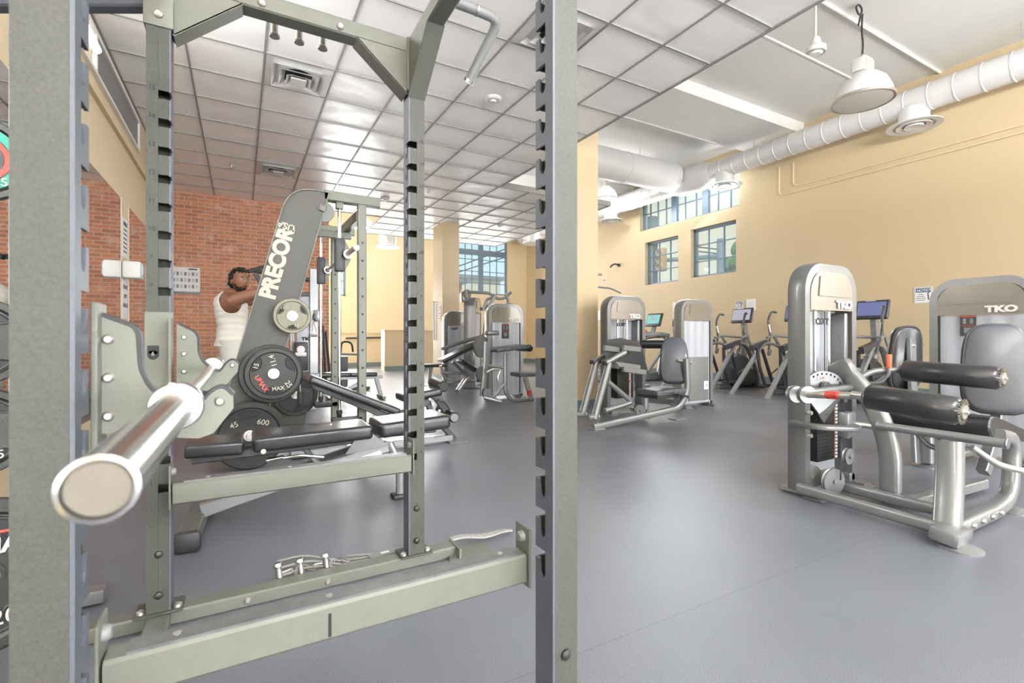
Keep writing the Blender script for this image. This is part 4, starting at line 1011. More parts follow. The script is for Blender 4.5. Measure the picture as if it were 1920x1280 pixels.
        MB().box(L(sx, -dp/2-.0045, sz-sh_*.22), (sw*.5, .002, sh_*.26), R).build('pictogram', M['mplastic'], g, smooth=False)
    return f
def pulley(root, c, ax, r, m='silver', th=.022):
    return MB().lathe([(0, -th/2), (r, -th/2), (r*.9, -th/4), (r*.9, th/4), (r, th/2), (0, th/2)], c, ax, 28).lathe([(0, th/2), (.014, th/2), (.014, th/2+.012), (0, th/2+.014)], c, ax, 14).build('pulley', M[m], root)
# ------------------------------------------------------------------ near right: leg curl / extension machine
le = thing('leg_curl_machine', 'large silver leg curl machine at lower right with two black roller pads and open tower', 'leg machine', (3.4, 1.5, 0))
tower(le, (3.36, 1.79, 0), 0, 1.44, .55, .11, True, 'TKO', True, 'TKO')
# base rails and foot loop
MB().oval([(3.03, 1.76, .06), (2.99, 1.05, .06)], .05, .06).build('base_rail', M['silver'], le)
MB().oval([(3.30, 1.78, .06), (3.30, 1.02, .06)], .05, .06).build('base_rail', M['silver'], le)
MB().oval([(2.95, 1.02, .055), (3.60, 1.02, .055), (3.82, 1.02, .10), (3.86, 1.02, .42), (3.62, 1.02, .46)], .075, .075, .14, (0, 1, 0)).build('foot_loop', M['silver'], le)
for x in (3.18, 3.30, 3.42, 3.54): MB().lathe([(0, .014), (.010, .014), (.014, .008), (.015, 0), (0, 0)], (x, .982, .06), (0, -1, 0), 12).build('bolt', M['steel'], le)
for (x, y) in ((2.96, .96), (3.85, 1.02)):
    MB().lathe([(0, 0), (.085, 0), (.085, .008), (.05, .022), (0, .03)], (x, y, 0), (0, 0, 1), 26).build('foot_disc', M['silver'], le)
MB().box((2.97, 1.0, .055), (.17, .12, .07), rotm(.12, 0, 0), .015).build('foot_block', M['silver'], le)
# big front seat post
MB().oval([V((3.02, 1.03, .05)), V((3.11, 1.05, .27)), V((3.14, 1.06, .47))], .09, .11, .12, (0, 1, 0)).build('seat_post', M['silver'], le)
# rear curved post leaning to the tower
MB().oval([oX(1670, 940, 3.38), oX(1670, 832, 3.38), oX(1632, 745, 3.38), oX(1588, 698, 3.38)], .11, .075, .16, (1, 0, 0)).build('main_post', M['silver'], le)
e_ = oX(1588, 700, 3.38)
MB().box(e_+V((0, .02, .02)), (.10, .14, .13), rotm(-.5, 0, 0), .035).build('post_cap', M['dsilver'], le)
# seat rails
MB().tube([oX(1645, 797, 3.33), oX(1888, 832, 3.33)], .024, 0, 14).build('seat_rail', M['silver'], le)
c = oX(1888, 832, 3.33); MB().cyl(c+V((0, .005, 0)), c-V((0, .006, 0)), .027, 16, .003).build('end_cap', M['dsilver'], le)
# cushion
y0, y1 = 1.03, 1.50
cr = MB(); prof = [(3.58, .43), (3.55, .47), (3.555, .53), (3.60, .56), (3.66, .555), (4.10, .44), (4.14, .40), (4.10, .37), (3.66, .425)]
cr.prism([V((x, y0, z)) for x, z in prof], (0, y1-y0, 0))
co = cr.build('seat_cushion', M['vinyl'], le, ang=60)
MB().cyl((3.60, y0-.004, .505), (3.60, y1+.004, .505), .058, 26, .008).build('thigh_bolster', M['vinyl'], le)
MB().prism([V((3.62, y0+.03, .40)), V((4.10, y0+.03, .345)), V((4.10, y1-.03, .345)), V((3.62, y1-.03, .40))], (0, 0, .03)).build('cushion_board', M['black'], le, smooth=False)
# back pad (shield shaped)
bc = oX(1868, 690, 4.28)
sh = []
for k in range(28):
    a = 2*PI*k/28; x = math.cos(a); z = math.sin(a)
    x = math.copysign(abs(x)**.55, x); z = math.copysign(abs(z)**.55, z)
    sh.append((x*.165*(1.0-.16*z*.6), z*.295))
def shield(root, c, nrm, m, name='back_pad', th=.07, sc=1.0, rim=None):
    nrm = V(nrm).normalized(); sd = nrm.cross(V((0, 0, 1))).normalized(); up = sd.cross(nrm).normalized()
    rings = [(.90, -th/2), (.98, -th*.35), (1.0, 0), (.98, th*.35), (.90, th/2)]
    b = MB(); vs = []
    for k, off in rings: vs.append([b.bm.verts.new(c+sd*(x*k*sc)+up*(z*k*sc)+nrm*off) for x, z in sh])
    for A, B in zip(vs, vs[1:]):
        for i in range(len(A)): b.bm.faces.new((A[i], A[(i+1) % len(A)], B[(i+1) % len(A)], B[i]))
    b.bm.faces.new(vs[0]); b.bm.faces.new(vs[-1])
    o = b.build(name, M[m], root, ang=60)
    r_ = MB(); r_.tube([c+sd*(x*.99*sc)+up*(z*.99*sc)-nrm*(th*.3) for x, z in sh], .009, 0, 6, True); r_.build('pad_piping', M[rim or 'black'], o)
    return o
shield(le, bc, (-1, -.42, .20), 'gvinyl')
MB().beam([bc+V((.06, .02, 0)), bc+V((.12, .02, -.35)), V((4.2, 1.25, .12))], .06, .09, .1).build('back_post', M['silver'], le)
MB().beam([V((4.2, 1.25, .05)), V((3.35, 1.30, .05))], .06, .06).build('rear_rail', M['silver'], le)
# rollers along -y
def roller(root, c0, c1, r, lab=None):
    c0, c1 = V(c0), V(c1)
    o = MB().cyl(c0, c1, r, 32, .022).build('roller_pad', M['vinyl'], root, ang=60)
    d = (c1-c0).normalized(); rr, uu = frame_from(d)
    q = MB()
    for k in range(22):
        a = 2*PI*k/22; v = rr*math.cos(a)+uu*math.sin(a)
        q.box(c1+v*r*.76+d*.0005, (r*.30, .005, .004), Matrix((v, d.cross(v), d)).transposed())
    q.build('pleats', M['olive'], o, smooth=False)
    e = MB().lathe([(0, 0), (r*.52, 0), (r*.5, .008), (0, .009)], c1, d, 26).lathe([(0, .008), (.010, .008), (.008, .02), (0, .022)], c1, d, 12).build('end_disc', M['steel'], o)
    return o
ra = oX(1622, 742, 2.72); rb = oX(1806, 772, 2.72); roller(le, ra, rb, .062)
rc = oX(1690, 694, 3.58); rd = oX(1880, 709, 3.58); roller(le, rc, rd, .064)
# swing arm carrying the lower roller
pv = V((2.98, 1.68, .72))
MB().tube([ra+V((0, .06, 0)), rb], .020, 0, 14).build('roller_axle', M['chrome'], le)
m_ = oX(1507, 739, 2.88)
MB().lathe([(0, -.010), (.050, -.010), (.053, 0), (.050, .010), (0, .010)], m_+V((.0, -.02, 0)), (-.5, -1, 0), 28).build('arm_disc', M['silver'], le)
MB().lathe([(0, -.02), (.048, -.02), (.052, 0), (.048, .02), (0, .02)], m_+V((-.035, .03, 0)), (-.5, -1, 0), 24).build('counter_weight', M['dsilver'], le)
MB().tube([m_+V((0, -.03, 0)), ra], .019, 0, 14).build('arm_tube', M['steel'], le)
p0 = m_+(ra-m_)*.42; p1 = m_+(ra-m_)*.62
MB().cyl(p0, p1, .022, 14, .004).build('stop_knob', M['red'], le)
MB().tube([m_+V((0, .03, .0)), V((3.36, 1.62, .68))], .022).build('arm_link', M['dsilver'], le)
# cam plate with holes
cc = oX(1545, 728, 3.22)
cam_pts = [cc+V((.14*math.cos(a), -.05*math.cos(a), .11*math.sin(a))) for a in [k*PI/12 for k in range(-1, 14)]]
cam_pts += [cc+V((-.05, 0, -.16)), cc+V((.0, 0, -.22)), cc+V((.06, 0, -.18))]
cp = MB().prism(cam_pts, (0, .012, 0)).build('cam_plate', M['dsilver'], le, smooth=False)
q = MB()
for k in range(8):
    a = PI*.12+k*.26; q.cyl(cc+V((.118*math.cos(a), -.002-.042*math.cos(a), .093*math.sin(a))), cc+V((.118*math.cos(a), .001-.042*math.cos(a), .093*math.sin(a))), .007, 10)
q.build('adjustment_holes', M['ink'], cp)
text('position_numbers', '2 3 4 5', M['orange'], cp, cc+V((-.045, -.002, .055)), (1, 0, .1), (0, 0, 1), .016, .0005)
MB().lathe([(0, 0), (.045, 0), (.045, .02), (0, .02)], cc+V((0, -.001, 0)), (0, -1, 0), 22).build('hub', M['dsilver'], cp)
# lower guard arm, pulleys, cable
g0 = V((3.02, 1.66, .46))
MB().oval([V((3.03, 1.80, .46)), V((3.0, 1.62, .46)), V((3.22, 1.52, .45)), V((3.30, 1.60, .45))], .07, .035, .07, (0, 0, 1)).build('guard_arm', M['dsilver'], le)
MB().box((3.27, 1.60, .46), (.10, .06, .15), None, .01).build('pulley_bracket', M['silver'], le)
MB().cyl((3.3, 1.62, .46), (3.42, 1.42, .45), .018, 14).build('link_rod', M['steel'], le)
for (x, z) in ((3.06, .53), (3.06, .39)): MB().lathe([(0, .02), (.012, .02), (.016, .01), (.017, 0), (0, 0)], (x, 1.715, z), (0, -1, 0), 12).build('bolt', M['steel'], le)
pulley(le, oX(1588, 802, 3.29), (0, -1, 0), .065); pulley(le, oX(1590, 855, 3.29), (0, -1, 0), .05)
pulley(le, oX(1520, 893, 3.13), (-.25, -1, 0), .075); pulley(le, oX(1562, 902, 3.18), (-.25, -1, 0), .08)
MB().tube([oX(1575, 780, 3.3), oX(1577, 870, 3.2), oX(1576, 900, 3.2)], .004, 0, 6).build('cable', M['cord'], le)
# upper adjusting handle with orange grip
hA = oX(1605, 712, 3.44); hB = oX(1635, 695, 3.5); hC = rc+V((0, .02, 0))
MB().tube([e_+V((.02, -.05, .03)), hA, hB, hC], .019, .05, 12).build('thigh_arm', M['silver'], le)
hD = oX(1612, 718, 3.50); hE = oX(1652, 718, 3.52); hF = oX(1667, 700, 3.52); hG = oX(1667, 664, 3.52)
MB().tube([hD, hE, hF, oX(1667, 688, 3.52)], .010, .03, 10).build('adjusting_lever', M['silver'], le)
MB().cyl(oX(1667, 690, 3.52), hG, .015, 14, .005).build('lever_grip', M['orange'], le)
MB().tube([oX(1822, 838, 3.5), oX(1872, 872, 3.6), oX(1925, 884, 3.7), oX(1960, 888, 3.8)], .017, .05, 12).build('side_handle', M['steel'], le)
MB().tube([oX(1700, 790, 3.7), oX(1742, 838, 3.7), oX(1800, 845, 3.7)], .016, .04, 10).build('cross_handle', M['silver'], le)
# ------------------------------------------------------------------ far right machine with the wide hood
fr_ = thing('shoulder_machine', 'machine at the right edge with wide hooded tower and black pad seen from behind', 'weight machine', (5.1, 1.7, 0))
tower(fr_, (5.28, 1.57, 0), -PI/2, 1.45, .60, .14, False, 'TKO', False, '', sign=(-.07, 1.09, .10, .17))
bp = V((4.58, 1.83, .83))
shield(fr_, bp, (.35, 1, .08), 'vinyl', 'back_pad', .07, .86)
MB().beam([bp+V((-.0, -.045, .16)), bp+V((-.0, -.055, -.20)), V((4.56, 1.74, .03))], .09, .035, 0, (0, -1, 0)).build('pad_post', M['silver'], fr_)
MB().lathe([(0, .008), (.012, .008), (.016, 0), (0, 0)], bp+V((0, -.064, .10)), (0, -1, 0), 14).build('bolt', M['steel'], fr_)
MB().oval([V((4.62, 1.70, .03)), V((4.62, 1.70, .42))], .07, .09, 0, (0, 1, 0)).lathe([(0, 0), (.09, 0), (.09, .008), (0, .02)], (4.62, 1.70, 0), (0, 0, 1), 24).build('seat_column', M['silver'], fr_)
MB().pad((4.72, 2.0, .46), (.36, .34, .06), None, .025).build('seat_pad', M['vinyl'], fr_)
MB().tube([(4.60, 1.72, .30), (4.9, 1.66, .20), (5.2, 1.62, .10)], .022, .1, 12).tube([(4.60, 1.68, .34), (4.95, 1.60, .36), (5.2, 1.6, .36)], .018, .1, 12).build('cross_tube', M['silver'], fr_)
MB().beam([(4.66, 1.72, .05), (5.25, 1.65, .05)], .07, .06).build('base_rail', M['silver'], fr_)
MB().lathe([(.10, 0), (.12, 0), (.12, .015), (.10, .015)], (4.98, 1.68, .09), (0, 0, 1), 30).build('base_ring', M['steel'], fr_)
# ================================================================== LEG PRESS and neighbours
lp = thing('leg_press', 'silver leg press with grey backrest and tilted foot plate right of the cream column', 'leg press', (4.2, 4.2, 0))
tower(lp, (4.40, 4.86, 0), 0, 1.50, .60, .14, True, 'TKO', True, 'TKO')
YL = 4.12
G = lambda px, py, y=YL: oY(px, py, y)
MB().oval([G(1112, 801), G(1272, 765), G(1290, 735), G(1287, 672)], .075, .06, .10, (0, 1, 0)).build('main_frame', M['silver'], lp)
MB().bb((G(1108, 806).x, YL-.07, 0), (G(1128, 800).x, YL+.09, .012), .004).build('foot_plate', M['silver'], lp, smooth=False)
MB().bb((G(1262, 770).x, YL-.05, 0), (G(1285, 770).x, YL+.07, .012), .004).build('foot_plate', M['silver'], lp, smooth=False)
for dy, ox, lab in ((0, 0, ''), (.22, 0, '')):
    a = G(1114, 785); b_ = G(1142, 680); a.y = b_.y = YL+dy; 
    MB().oval([a, b_], .06, .075, 0, (0, 1, 0)).build('swing_leg', M['silver'], lp)
    MB().cyl(a+V((-.08, 0, .02)), a+V((.06, 0, .02)), .035, 16, .006).build('pivot_sleeve', M['silver'], lp)
    c = b_; d_ = G(1172, 660); d_.y = YL+dy
    MB().oval([c+V((-.05, 0, 0)), d_], .05, .06, 0, (0, 1, 0)).build('upper_link', M['silver'], lp)
    MB().tube([c+V((-.08, 0, .0)), c+V((.05, 0, .0))], .024, 0, 12).build('end_cap', M['black'], lp)
MB().tube([G(1150, 716)+V((0, .1, 0)), G(1190, 750)+V((0, .1, 0)), G(1192, 754)+V((0, .1, 0))], .030, 0, 12).tube([G(1145, 772)+V((0, .1, 0)), G(1193, 757)+V((0, .1, 0))], .030, 0, 12).build('brace_tube', M['silver'], lp)
# tilted foot plate
fpn = V((.92, -.15, .10)).normalized()
fc = oY(1173, 668, 4.30)
pp = [oY(1132, 650, 4.20), oY(1138, 642, 4.22), oY(1165, 638, 4.35), oY(1198, 645, 4.48), oY(1204, 652, 4.48), oY(1216, 700, 4.50), oY(1204, 702, 4.46), oY(1160, 688, 4.2), oY(1140, 690, 4.12)]
MB().prism(pp, (.012, .03, .03)).build('foot_platform', M['plastic'], lp, smooth=False)
for px, py, px2, py2 in ((1133, 652, 1160, 656), (1168, 652, 1200, 655), (1168, 692, 1210, 698)):
    MB().beam([oY(px, py, 4.18), oY(px2, py2, 4.25)], .03, .06).build('mounting_bar', M['mplastic'], lp)
MB().beam([G(1155, 682)+V((0, .1, 0)), G(1215, 690)+V((0, .15, 0))], .05, .06).build('platform_arm', M['silver'], lp)
# seat, backrest
bpc = oY(1264, 675, 4.30)
shield(lp, bpc, (-.75, -.75, .25), 'gvinyl', 'back_pad', .075, 1.0)
MB().pad(oY(1240, 733, 4.28)+V((0, 0, 0)), (.50, .36, .075), rotm(0, -.02), .03).build('seat_pad', M['gvinyl'], lp)
MB().pad(oY(1240, 741, 4.28), (.48, .34, .03), None, .01).build('seat_board', M['black'], lp)
MB().oval([G(1226, 748)+V((0, .14, 0)), G(1226, 785)+V((0, .14, 0))], .07, .07).build('seat_post', M['silver'], lp)
for dy in (-.06, .36):
    p = G(1258, 735); p.y = YL+dy
    MB().tube([p+V((-.0, 0, .0)), p+V((.22, 0, -.06))], .014, 0, 10).build('side_handle', M['plastic'], lp)
    MB().cyl(p+V((-.012, 0, .003)), p, .017, 12).build('handle_cap', M['silver'], lp)
MB().tube([G(1286, 676)+V((-.04, .1, 0)), G(1308, 680)+V((0, .1, 0))], .02, 0, 10).build('adjusting_lever', M['steel'], lp)
pulley(lp, G(1200, 770), (0, -1, 0), .07, 'dsilver'); pulley(lp, G(1216, 776), (0, -1, 0), .055, 'dsilver')
MB().cyl(oY(1204, 645, 4.75), oY(1250, 645, 4.45), .058, 22, .015).build('roller_pad', M['vinyl'], lp)
# rear facing tower right of the leg press
rt = thing('abductor_machine', 'machine with blank frosted weight tower and white 14 tag, behind the leg press backrest', 'weight machine', (5.65, 4.85, 0))
tower(rt, (5.70, 4.82, 0), 0, 1.50, .60, .14, False, None, False, '', back=True)
p = V((5.70+.16, 4.82-.085, .30)); MB().box(p, (.09, .003, .12)).build('number_tag', M['paper'], rt, smooth=False)
text('tag_number', '14', M['ink'], rt, p+V((-.02, -.003, -.018)), (1, 0, 0), (0, 0, 1), .035, .0004)
MB().beam([(5.68, 5.0, .04), (5.3, 6.0, .04)], .07, .06).build('base_rail', M['silver'], rt)
MB().pad((5.15, 5.75, .5), (.4, .4, .07), None, .03).build('seat_pad', M['vinyl'], rt)
MB().beam([(5.25, 5.8, .05), (5.2, 5.78, .48)], .07, .07).build('seat_post', M['dsilver'], rt)
MB().tube([(5.3, 5.5, .08), (5.0, 5.4, .07), (4.9, 5.9, .07)], .03, .1, 12).tube([(5.4, 5.4, .25), (5.0, 5.45, .22)], .03, 0, 12).build('foot_bar', M['dsilver'], rt)
# ================================================================== tower pair left of the near post (centre)
pm = thing('preacher_curl_machine', 'silver arm curl machine with a padded arm rest left of the near right post', 'arm curl machine', (3.7, 6.7, 0))
tower(pm, (3.74, 6.95, 0), 0, 1.50, .58, .15, False, 'TKO', False, '', sign=(-.02, 1.09, .13, .24))
YC = 6.45
K = lambda px, py, y=YC: oY(px, py, y)
sl = MB()
a = K(918, 655); b_ = K(984, 650)
MB().pad((a+b_)/2+V((.0, 0, 0)), ((b_-a).length*.95, .42, .06), rotm(0, -.10), .028).build('arm_pad', M['gvinyl'], pm)
MB().cyl(K(982, 652)+V((0, -.2, 0)), K(982, 652)+V((0, .2, 0)), .055, 22, .015).build('pad_roll', M['vinyl'], pm)
MB().oval([K(947, 662), K(947, 735), K(960, 751), K(1000, 748)], .06, .05, .10, (0, 1, 0)).build('front_frame', M['silver'], pm)
MB().oval([K(945, 720), K(925, 745), K(908, 742)], .05, .05, .04, (0, 1, 0)).tube([K(908, 745, 6.3), K(940, 753, 6.2)], .03, 0, 10).build('rear_frame', M['silver'], pm)
MB().oval([K(912, 640), K(910, 690), K(905, 742)], .10, .05, .0, (0, 1, 0)).build('pivot_post', M['dsilver'], pm)
MB().lathe([(0, -.02), (.16, -.02), (.165, 0), (.16, .02), (0, .02)], K(903, 650), (.4, -1, 0), 28).build('cam_wheel', M['dsilver'], pm)
MB().lathe([(0, -.02), (.11, -.02), (.115, 0), (.11, .02), (0, .02)], K(903, 700), (.4, -1, 0), 28).build('lower_cam', M['dsilver'], pm)
MB().beam([K(918, 625), K(916, 655), K(910, 690)], .05, .07).build('lever_arm', M['dsilver'], pm)
MB().pad(K(922, 624), (.20, .14, .07), None, .03).build('lever_pad', M['dsilver'], pm)
MB().tube([K(905, 683), K(945, 690)], .02, 0, 8).tube([K(912, 698, 6.3), K(922, 692, 6.3), K(940, 692, 6.3), K(932, 708, 6.3), K(938, 722, 6.3)], .018, .06, 8).build('curl_handle', M['steel'], pm)
MB().pad(K(988, 701, 6.3), (.42, .32, .06), None, .025).build('seat_pad', M['gvinyl'], pm)
MB().beam([K(985, 708, 6.35), K(996, 748, 6.35)], .055, .07).build('seat_post', M['steel'], pm)
MB().box(K(992, 737, 6.31), (.05, .02, .08), rotm(0, .2)).build('red_tag', M['red'], pm, smooth=False)
pulley(pm, K(914, 737, 6.35), (0, -1, 0), .07, 'dsilver')
# leg extension-like machine with its tower further left
lx = thing('incline_press_machine', 'silver machine with long sloping padded board in front of the far cream column', 'weight machine', (3.9, 9.3, 0))
tower(lx, (3.98, 9.50, 0), 0, 1.50, .56, .15, False, 'TKO', False, 'TKO')
Q = lambda px, py, y=8.0: oY(px, py, y)
a, b_ = Q(826, 677), Q(892, 645)
MB().pad((a+b_)/2, ((b_-a).length, .30, .07), rotm(0, -math.atan2(b_.z-a.z, b_.x-a.x)), .03).build('board_pad', M['vinyl'], lx)
MB().tube([Q(828, 654), Q(845, 648), Q(890, 634), Q(906, 630)], .03, .1, 10).build('upper_bar', M['dsilver'], lx)
a, b_ = Q(863, 676, 7.85), Q(893, 695, 7.85)
MB().pad((a+b_)/2, ((b_-a).length*1.1, .28, .06), rotm(0, -math.atan2(b_.z-a.z, b_.x-a.x)), .025).build('seat_pad', M['vinyl'], lx)
MB().oval([Q(848, 678), Q(872, 700), Q(878, 712)], .06, .06, .05, (0, 1, 0)).oval([Q(826, 685), Q(832, 706), Q(842, 714)], .05, .05, .1, (0, 1, 0)).build('support_post', M['silver'], lx)
MB().oval([Q(820, 718, 7.95), Q(905, 712, 7.95)], .05, .07, 0, (0, 1, 0)).oval([Q(826, 698, 7.95), Q(876, 700, 7.95)], .05, .05, 0, (0, 1, 0)).build('base_rail', M['silver'], lx)
MB().oval([Q(876, 706, 7.8), Q(857, 733, 7.5)], .07, .08, 0, (0, 1, 0)).build('kick_leg', M['steel'], lx)
MB().tube([Q(905, 690, 7.6), Q(925, 698, 7.5), Q(905, 712, 7.5), Q(895, 714, 7.5)], .025, .1, 10).build('handle_bar', M['plastic'], lx)
# low bench pad left of it
lb = thing('flat_bench', 'black padded bench end showing just right of the far right rack post', 'weight bench', Q(800, 720))
MB().pad(Q(806, 685, 9.1), (.62, .28, .06), None, .025).build('pad', M['vinyl'], lb)
MB().beam([Q(806, 690, 9.1), V((Q(806, 690, 9.1).x, 9.1, .03))], .06, .06).beam([V((Q(790, 690, 9.1).x, 9.1, .03)), V((Q(822, 690, 9.1).x, 9.1, .03))], .3, .05).build('bench_frame', M['silver'], lb)
# lat pulldown tower
lt = thing('lat_pulldown_machine', 'tall silver pulldown machine with diverging overhead arms in front of the back window', 'pulldown machine', (4.0, 8.5, 0))
tower(lt, (4.00, 8.75, 0), .9, 1.74, .50, .22, False, None, False, '')
U = lambda px, py, y=8.3: oY(px, py, y)
MB().lathe([(0, -.02), (.10, -.02), (.10, .02), (0, .02)], U(876, 552), (.6, -1, 0), 22).build('top_pulley', M['silver'], lt)
MB().box(U(873, 556)+V((0, .04, 0)), (.14, .14, .20), None, .02).build('pulley_box', M['dsilver'], lt)
MB().tube([U(878, 547), U(918, 549), U(930, 560), U(945, 560), U(958, 548)], .028, .1, 10).build('cross_arm', M['silver'], lt)
MB().beam([U(928, 553), U(915, 575), U(908, 640, 8.2)], .07, .07).build('mast', M['dsilver'], lt)
MB().tube([U(926, 557), U(913, 560), U(908, 575)], .028, .08, 10).tube([U(948, 551), U(952, 560), U(955, 572)], .028, .05, 10).build('pull_arm', M['silver'], lt)
MB().cyl(U(906, 576), U(906, 582), .06, 14).cyl(U(950, 572), U(960, 572), .04, 14).build('hand_grip', M['dsilver'], lt)
# ================================================================== cable machine behind the man
cm = thing('cable_machine', 'tall cable machine with dark pull-up arms behind the slanted charcoal panel', 'cable machine', (.9, 7.2, 0))
E = lambda px, py, y=7.2: oY(px, py, y)
MB().beam([V((E(588, 600).x, 7.2, 0)), E(588, 505)], .11, .11, 0, (0, 1, 0)).build('upright', M['silver'], cm)
cs = MB().bb((E(556, 600).x, 7.18, .05), (E(582, 600).x, 7.24, E(570, 554).z), .01).build('stack_cover', M['shroud'], cm)
text('lettering', 'TKO', M['ink'], cs, E(565, 638, 7.17), (1, 0, 0), (0, 0, 1), .045, .001, .003, 1.3)
MB().beam([V((E(548, 600).x, 7.25, 0)), E(548, 552, 7.25)], .06, .08, 0, (0, 1, 0)).build('rear_post', M['dsilver'], cm)
MB().beam([E(552, 552), E(590, 552)], .10, .05).build('cover_top', M['plastic'], cm)
MB().beam([E(465, 509, 6.9), E(500, 499, 7.0), E(590, 528)], .045, .05).beam([E(470, 506, 7.3), E(530, 518, 7.3), E(600, 528)], .045, .05).build('pull_up_arm', M['black'], cm)
MB().beam([E(478, 512, 6.9), E(498, 545, 6.9)], .05, .05).beam([E(560, 535), E(572, 522)], .08, .06).build('arm_brace', M['plastic'], cm)
MB().box(E(597, 592, 7.1), (.10, .08, .16), None, .01).build('carriage', M['silver'], cm)
MB().tube([E(588, 588, 7.0), E(586, 598, 7.0), E(592, 600, 7.0)], .008, .02, 6).build('cable', M['cord'], cm)
MB().tube([E(588, 600, 7.0), E(584, 626, 7.0), E(594, 626, 7.0), E(588, 600, 7.0)], .006, 0, 6).cyl(E(583, 629, 7.0), E(595, 629, 7.0), .018, 10).build('stirrup_handle', M['steel'], cm)
MB().beam([E(564, 700), V((E(564, 700).x, 7.1, .03))], .1, .1).box(E(565, 668, 7.0), (.16, .12, .38), None, .02).build('weight_column', M['plastic'], cm)
MB().box(E(564, 664, 6.92), (.14, .03, .05), None, .01).lathe([(0, 0), (.05, 0), (.05, .02), (0, .02)], E(564, 655, 6.93), (0, -1, 0), 18).build('roller_guide', M['letter'], cm)
MB().beam([E(530, 706, 7.1), E(600, 703, 7.1)], .12, .06).build('base', M['silver'], cm)
t = thing('cable_weight', 'small dark cylinder hanging on a cord in front of the cable machine', 'weight', E(563, 755, 5.2))
MB().cyl(E(563, 734, 5.2), E(563, 757, 5.2), .03, 18, .006).build('weight', M['plastic'], t)
MB().cyl(E(563, 734, 5.2), E(563, 716, 5.2), .005, 6).build('cord', M['steel'], t)
# lat bar hanging from a beam right of the near column
t = thing('lat_bar', 'bent lat bar hanging on a hook beside the right edge of the near cream column', 'cable bar', oY(1118, 540, 6.6))
N = lambda px, py, y=6.6: oY(px, py, y)
pc = N(1098, 514); MB().beam([V((pc.x, pc.y, 0)), pc+V((0, 0, .12))], .07, .07).build('hanging_post', M['dsilver'], t)
MB().tube([pc, N(1110, 514)], .022).build('post_arm', M['dsilver'], t)
MB().tube([N(1105, 537), N(1145, 540), N(1164, 549)], .016, .08, 10).build('bar', M['mplastic'], t)
MB().tube([N(1118, 537), N(1117, 528), N(1119, 518)], .006, 0, 6).build('hook', M['steel'], t)
MB().cyl(N(1105, 514), N(1128, 514), .022, 12).tube([N(1127, 514), N(1130, 521), N(1131, 527), N(1134, 524)], .007, .03, 6).build('hanger_pin', M['steel'], t)
tz = oX(1160, 497, XR-.02)
t = thing('wall_bracket', 'small dark metal bracket alone on the yellow wall left of the lower windows', 'bracket', tz)
MB().tube([tz, tz+V((-.12, 0, .03)), tz+V((-.14, .12, .02)), tz+V((-.16, .2, -.05))], .025, .04, 8).build('arm', M['plastic'], t)
MB().cyl(tz+V((.02, 0, 0)), tz+V((-.02, 0, 0)), .05, 12).build('wall_flange', M['plastic'], t)
